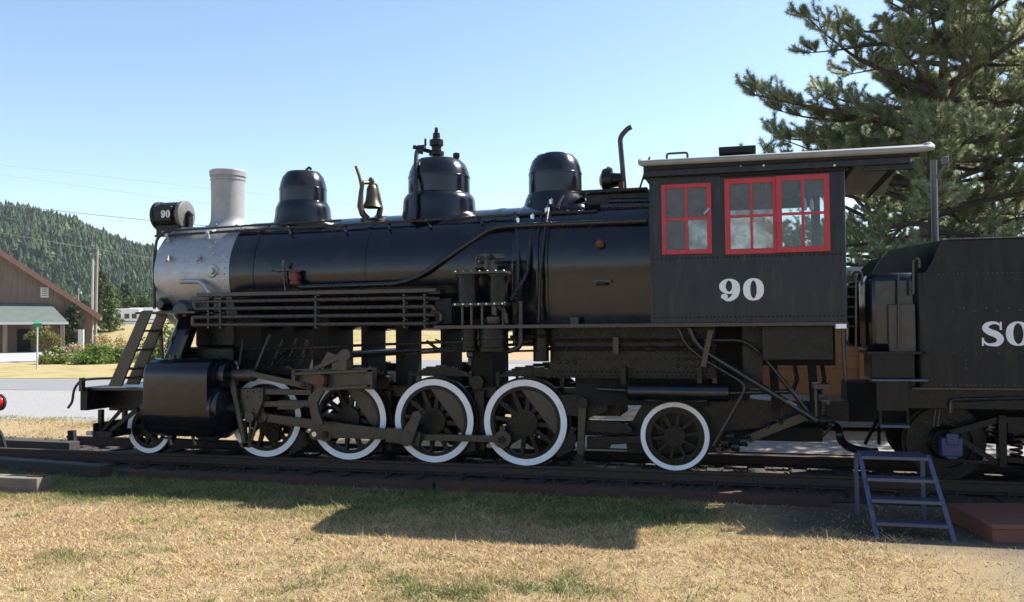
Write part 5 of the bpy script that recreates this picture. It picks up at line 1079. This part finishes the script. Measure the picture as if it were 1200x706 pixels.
bush('dry_grass_clump', 'tall pale dry grass clump behind the garden bushes', 'plant', g_(84, 418), 1.2, 1.15, 1800, .10, (.26, .2, .11), (.36, .29, .16), None)
bush('small_tree', 'small many stemmed tree with reddish green crown beside the street sign', 'tree', g_(52, 424), 1.15, .72, 2600, .085, (.09, .12, .03), (.20, .15, .05), None, None, .85)
firtree('fir_tree', 'bright green pyramid shaped conifer beside the utility pole', gz(128, 403), 9.0, 2.4, 9000, .17, (.05, .085, .03), (.15, .20, .065), 'conifers in the garden')
firtree('fir_tree', 'small dark conifer before the barn corner', gz(86, 412), 4.6, 1.6, 3000, .13, (.03, .05, .025), (.07, .095, .04), 'conifers in the garden')
firtree('fir_tree', 'slim conifer rising right behind the pyramid shaped one', gz(137, 399), 10.5, 1.7, 4000, .2, (.05, .075, .035), (.11, .14, .06), 'conifers in the garden')
bush('leafy_bush', 'green leafy bush seen behind the front steps and cylinder', 'bush', g_(193, 432), 1.1, 2.2, 3600, .10, (.06, .11, .02), (.16, .22, .05), None)
bush('valley_tree', 'rounded green tree beside the campers above the front step', 'tree', far(168, 392, 190), 4.5, 4.5, 2500, .4, G0, G1, 'trees below the hill', None, 1.0)
for i, (px, hh, dd, lab) in enumerate(((100, 8, 170, 'dark conifer at the foot of the hill just left of the utility pole'), (118, 15, 190, 'tall conifer at the foot of the hill behind the utility pole'), (146, 13, 200, 'conifer at the foot of the hill above the left camper'), (160, 10, 210, 'conifer at the foot of the hill between the two campers'), (180, 12, 230, 'conifer at the foot of the hill beside the smokebox front'))):
    p = far(px, 390, dd); firtree('valley_conifer', lab, (p.x, p.y, GZ), hh, hh*.24, 2600, .42, (.035, .06, .035), (.085, .115, .055), 'conifers at the foot of the hill')

# ------------------------------------------------------------------ wooded hill
hd = 1050.; hc = far(60, 388, hd); ox, oy = hc.x, hc.y
ru = np.array([-900, -500, -250, -62, -25, 0, 25, 40, 82, 125, 190, 300, 420, 700]); rh = np.array([60, 120, 150, 148, 144, 138, 130, 122, 106, 92, 72, 40, 15, 0.])-3
def hill_h(u, v):                                      # u along the ridge, v across it (metres)
    r = np.interp(u, ru, rh); p = np.clip((v+480)/480, 0, 1); p = p*p*(3-2*p); bk = np.clip(1-(v/700), 0, 1)
    n_ = (vnoise(u+3000, v+3000, 110, 31)-.5)*26+(vnoise(u+3000, v+3000, 45, 32)-.5)*9
    return r*np.where(v < 0, p, bk)+n_*np.clip(p*1.5, 0, 1)*np.clip(r/60, 0, 1)*np.where(np.abs(v) < 60, .35, 1)
U, Vv = np.meshgrid(np.linspace(-900, 700, 81), np.linspace(-480, 700, 60), indexing='ij'); Zh = hill_h(U, Vv)+GZ
Pw = np.stack([ox+bxd.x*U+byd.x*Vv, oy+bxd.y*U+byd.y*Vv, Zh-.5], -1).reshape(-1, 3)
F = [(i*60+j, (i+1)*60+j, (i+1)*60+j+1, i*60+j+1) for i in range(80) for j in range(59)]
me = bpy.data.meshes.new('hill'); me.from_pydata([tuple(p) for p in Pw], [], F); me.polygons.foreach_set('use_smooth', [True]*len(F)); tag(put('hill', me, mat('forest_floor', (.035, .045, .02), .95)), kind='structure')
n = 30000; u = rng.uniform(-420, 330, n); v = -470+530*rng.random(n); z = hill_h(u, v)+GZ; k = hill_h(u, v) > 1; u, v, z = u[k], v[k], z[k]; n = len(u)
H_ = 8.0*np.exp(rng.normal(0, .26, n))*(.7+.6*vnoise(u+999, v+999, 60, 33)); Rr = H_*rng.uniform(.20, .36, n); dec = rng.random(n) < .14; H_ = np.where(dec, H_*.75, H_); Rr = np.where(dec, Rr*1.5, Rr); base = np.stack([ox+bxd.x*u+byd.x*v, oy+bxd.y*u+byd.y*v, z], 1)
vs, cs = [], []; tone = np.clip(vnoise(u+500, v+500, 70, 34)*.7+rng.random(n)*.5, 0, 1); cb = lerp((.020, .042, .024), (.062, .094, .042), tone)*rng.uniform(.6, 1.3, (n, 1)); cb[dec] *= np.array((1.2, 1.2, 1.05))
tris = []
for ti, (z0, z1, rr) in enumerate(((.02, .55, 1.0), (.30, .80, .82), (.58, 1.0, .5))):
    for s in range(6):
        a0, a1 = s*1.0472+ti*.5, (s+1)*1.0472+ti*.5; j0 = rng.uniform(.65, 1.25, n)
        e0 = np.stack([np.cos(a0)*Rr*rr*j0, np.sin(a0)*Rr*rr*j0, H_*z0*rng.uniform(.8, 1.2, n)], 1); e1 = np.stack([np.cos(a1)*Rr*rr, np.sin(a1)*Rr*rr, H_*z0], 1); tp = np.stack([0*u, 0*u, H_*z1], 1)
        tris.append(np.stack([base+e0, base+e1, base+tp], 1)); cs.append(np.repeat(cb*rng.uniform(.8, 1.2, (n, 1)), 3, 0))
Vt = np.concatenate([t.reshape(-1, 3) for t in tris]); tag(soup('hill_forest', Vt, np.arange(len(Vt)).reshape(-1, 3), np.concatenate(cs), M['forest']), 'dense conifer forest covering the far hillside', 'forest', kind='stuff')

# ------------------------------------------------------------------ pines behind the tender
def pine(label, base, H, R, seed, nl, h0=.14, extra=()):
    r_ = np.random.default_rng(seed); t = thing('pine_tree', label, 'tree', base, 'pines behind the tender'); WORLD[t.name] = Vector((0, 0, 0))
    tk = MB(); lean = r_.normal(0, .025, 2); tp = [Vector((lean[0]*H*s+.12*math.sin(s*5+seed), lean[1]*H*s, H*s-.1)) for s in np.linspace(0, 1, 12)]
    tk.tube(tp, [.02+.135*(1-s)**1.1*H/12 for s in np.linspace(0, 1, 12)], 10)
    TP, TD = [], []
    def trunk_at(s): k = min(int(s*11), 10); return tp[k].lerp(tp[k+1], s*11-k)
    def twig(p, d, L, dep):
        q = [p]; n_ = 4
        for i in range(n_): d = (d+Vector(r_.normal(0, .16, 3))+Vector((0, 0, .08))).normalized(); q.append(q[-1]+d*L/n_)
        tk.tube(q, [.014-.0025*i for i in range(n_+1)], 4)
        for i in range(1, n_+1):
            for k_i in range(5):
                if i == 1 and dep: continue
                TP.append(q[i-1].lerp(q[i], k_i/5+.1)); TD.append((d*.9+Vector(r_.normal(0, .12, 3))).normalized())
            if i == n_: TP.extend([q[i]]*3); TD.extend([d]*3)
            if dep and i in (1, 2, 3):
                sd = d.cross(Vector((0, 0, 1))).normalized()*(1 if r_.random() < .5 else -1); twig(q[i], (d*.8+sd*.7+Vector((0, 0, r_.normal(.1, .25)))).normalized(), L*.6, dep-1)
    limbs = [(h0+(.97-h0)*((i+r_.random()*.6)/nl), i*2.4+r_.normal(0, .35), None) for i in range(nl)]+list(extra)
    for s, az, LL in limbs:
        tt = (s-h0)/(1-h0); L = LL or R*(math.sin(min(1, tt*1.25+.32)*math.pi*.62)**.8 if tt < .6 else (1-tt)**.55*1.45)*r_.uniform(.7, 1.12); el = rad(-6+38*tt)+r_.normal(0, .12)
        d = Vector((math.cos(az)*math.cos(el), math.sin(az)*math.cos(el), math.sin(el))); p = trunk_at(s); q = [p]; m_ = max(4, int(L/.42))
        for i in range(m_): d = (d+Vector(r_.normal(0, .09, 3))+Vector((0, 0, .05 if i > m_*.5 else -.02))).normalized(); q.append(q[-1]+d*L/m_)
        rb_ = .02+.016*L; tk.tube(q, [max(.012, rb_*(1-i/m_*.85)) for i in range(m_+1)], 6)
        for i in range(1, m_+1):
            if i/m_ < .22: continue
            sd = d.cross(Vector((0, 0, 1))).normalized()
            for sg_ in (-1, 1):
                twig(q[i], (d*.7+sd*sg_*r_.uniform(.4, 1.0)+Vector((0, 0, r_.normal(.35, .3)))).normalized(), r_.uniform(.35, .85)*(1.1-.35*i/m_), 1)
        twig(q[-1], d, .5, 1)
    tk.build('trunk', M['bark'], t)
    P = np.array([tuple(p) for p in TP]); D = np.array([tuple(p) for p in TD]); nn = len(P); K = 8
    Pk = np.repeat(P, K, 0)+rng.normal(0, .012, (nn*K, 3)); dv = np.repeat(D, K, 0)*.62+unit(nn*K)*.9; dv /= np.linalg.norm(dv, axis=1, keepdims=True); ln = rng.uniform(.07, .135, (nn*K, 1)); sd = np.cross(dv, unit(nn*K)); sd /= np.linalg.norm(sd, axis=1, keepdims=True)+1e-9
    wd = .0048; V = np.stack([Pk-sd*wd, Pk+sd*wd, Pk+dv*ln], 1).reshape(-1, 3); tone = np.repeat(r_.random(nn), K)*.6+rng.random(nn*K)*.4
    c = lerp((.17, .21, .10), (.50, .53, .32), tone); o = soup('crown', V, np.arange(len(V)).reshape(-1, 3), np.repeat(c, 3, 0), M['needle'], t); return nn
b = gz(1042, 470); 
def gp(px, y): p = at(px, 400, y); return Vector((p.x, y, GZ))
print('tufts', pine('tall spreading pine with dense grey green needles right behind the tender front', gp(1088, 8.5), 13.5, 3.3, 3, 104, .07, [(.43, math.pi+.24, 4.0), (.40, math.pi+.32, 3.8), (.37, math.pi+.2, 3.5), (.47, math.pi+.1, 3.6)]),
      pine('second pine with bare lower trunk further right behind the tender', gp(1165, 11.5), 15, 3.6, 5, 84, .06),
      pine('low young pine filling the gap between cab and tender', gp(1020, 13.0), 7.5, 2.9, 12, 70, .05),
      pine('low bushy pine further back above the tender', gp(1120, 16.5), 9.0, 3.2, 14, 70, .05),
      pine('pine crown leaning in from beyond the right edge', gp(1262, 9.5), 13, 3.3, 8, 60, .08))

# ------------------------------------------------------------------ haze
hz_ = MB().box(-3300, 3300, -3300, 3300, GZ-1.2, 260).build('haze', None, None, 0, 0)
hm = bpy.data.materials.new('thin_haze'); hm.use_nodes = True; t = hm.node_tree; t.nodes.remove(t.nodes['Principled BSDF'])
pv = t.nodes.new('ShaderNodeVolumePrincipled'); pv.inputs['Color'].default_value = (.80, .87, .95, 1); pv.inputs['Density'].default_value = .00007; pv.inputs['Anisotropy'].default_value = .2
t.links.new(pv.outputs[0], t.nodes['Material Output'].inputs['Volume']); hz_.data.materials.append(hm)
tag(hz_, 'thin bluish air over the whole scene', 'haze', kind='stuff')
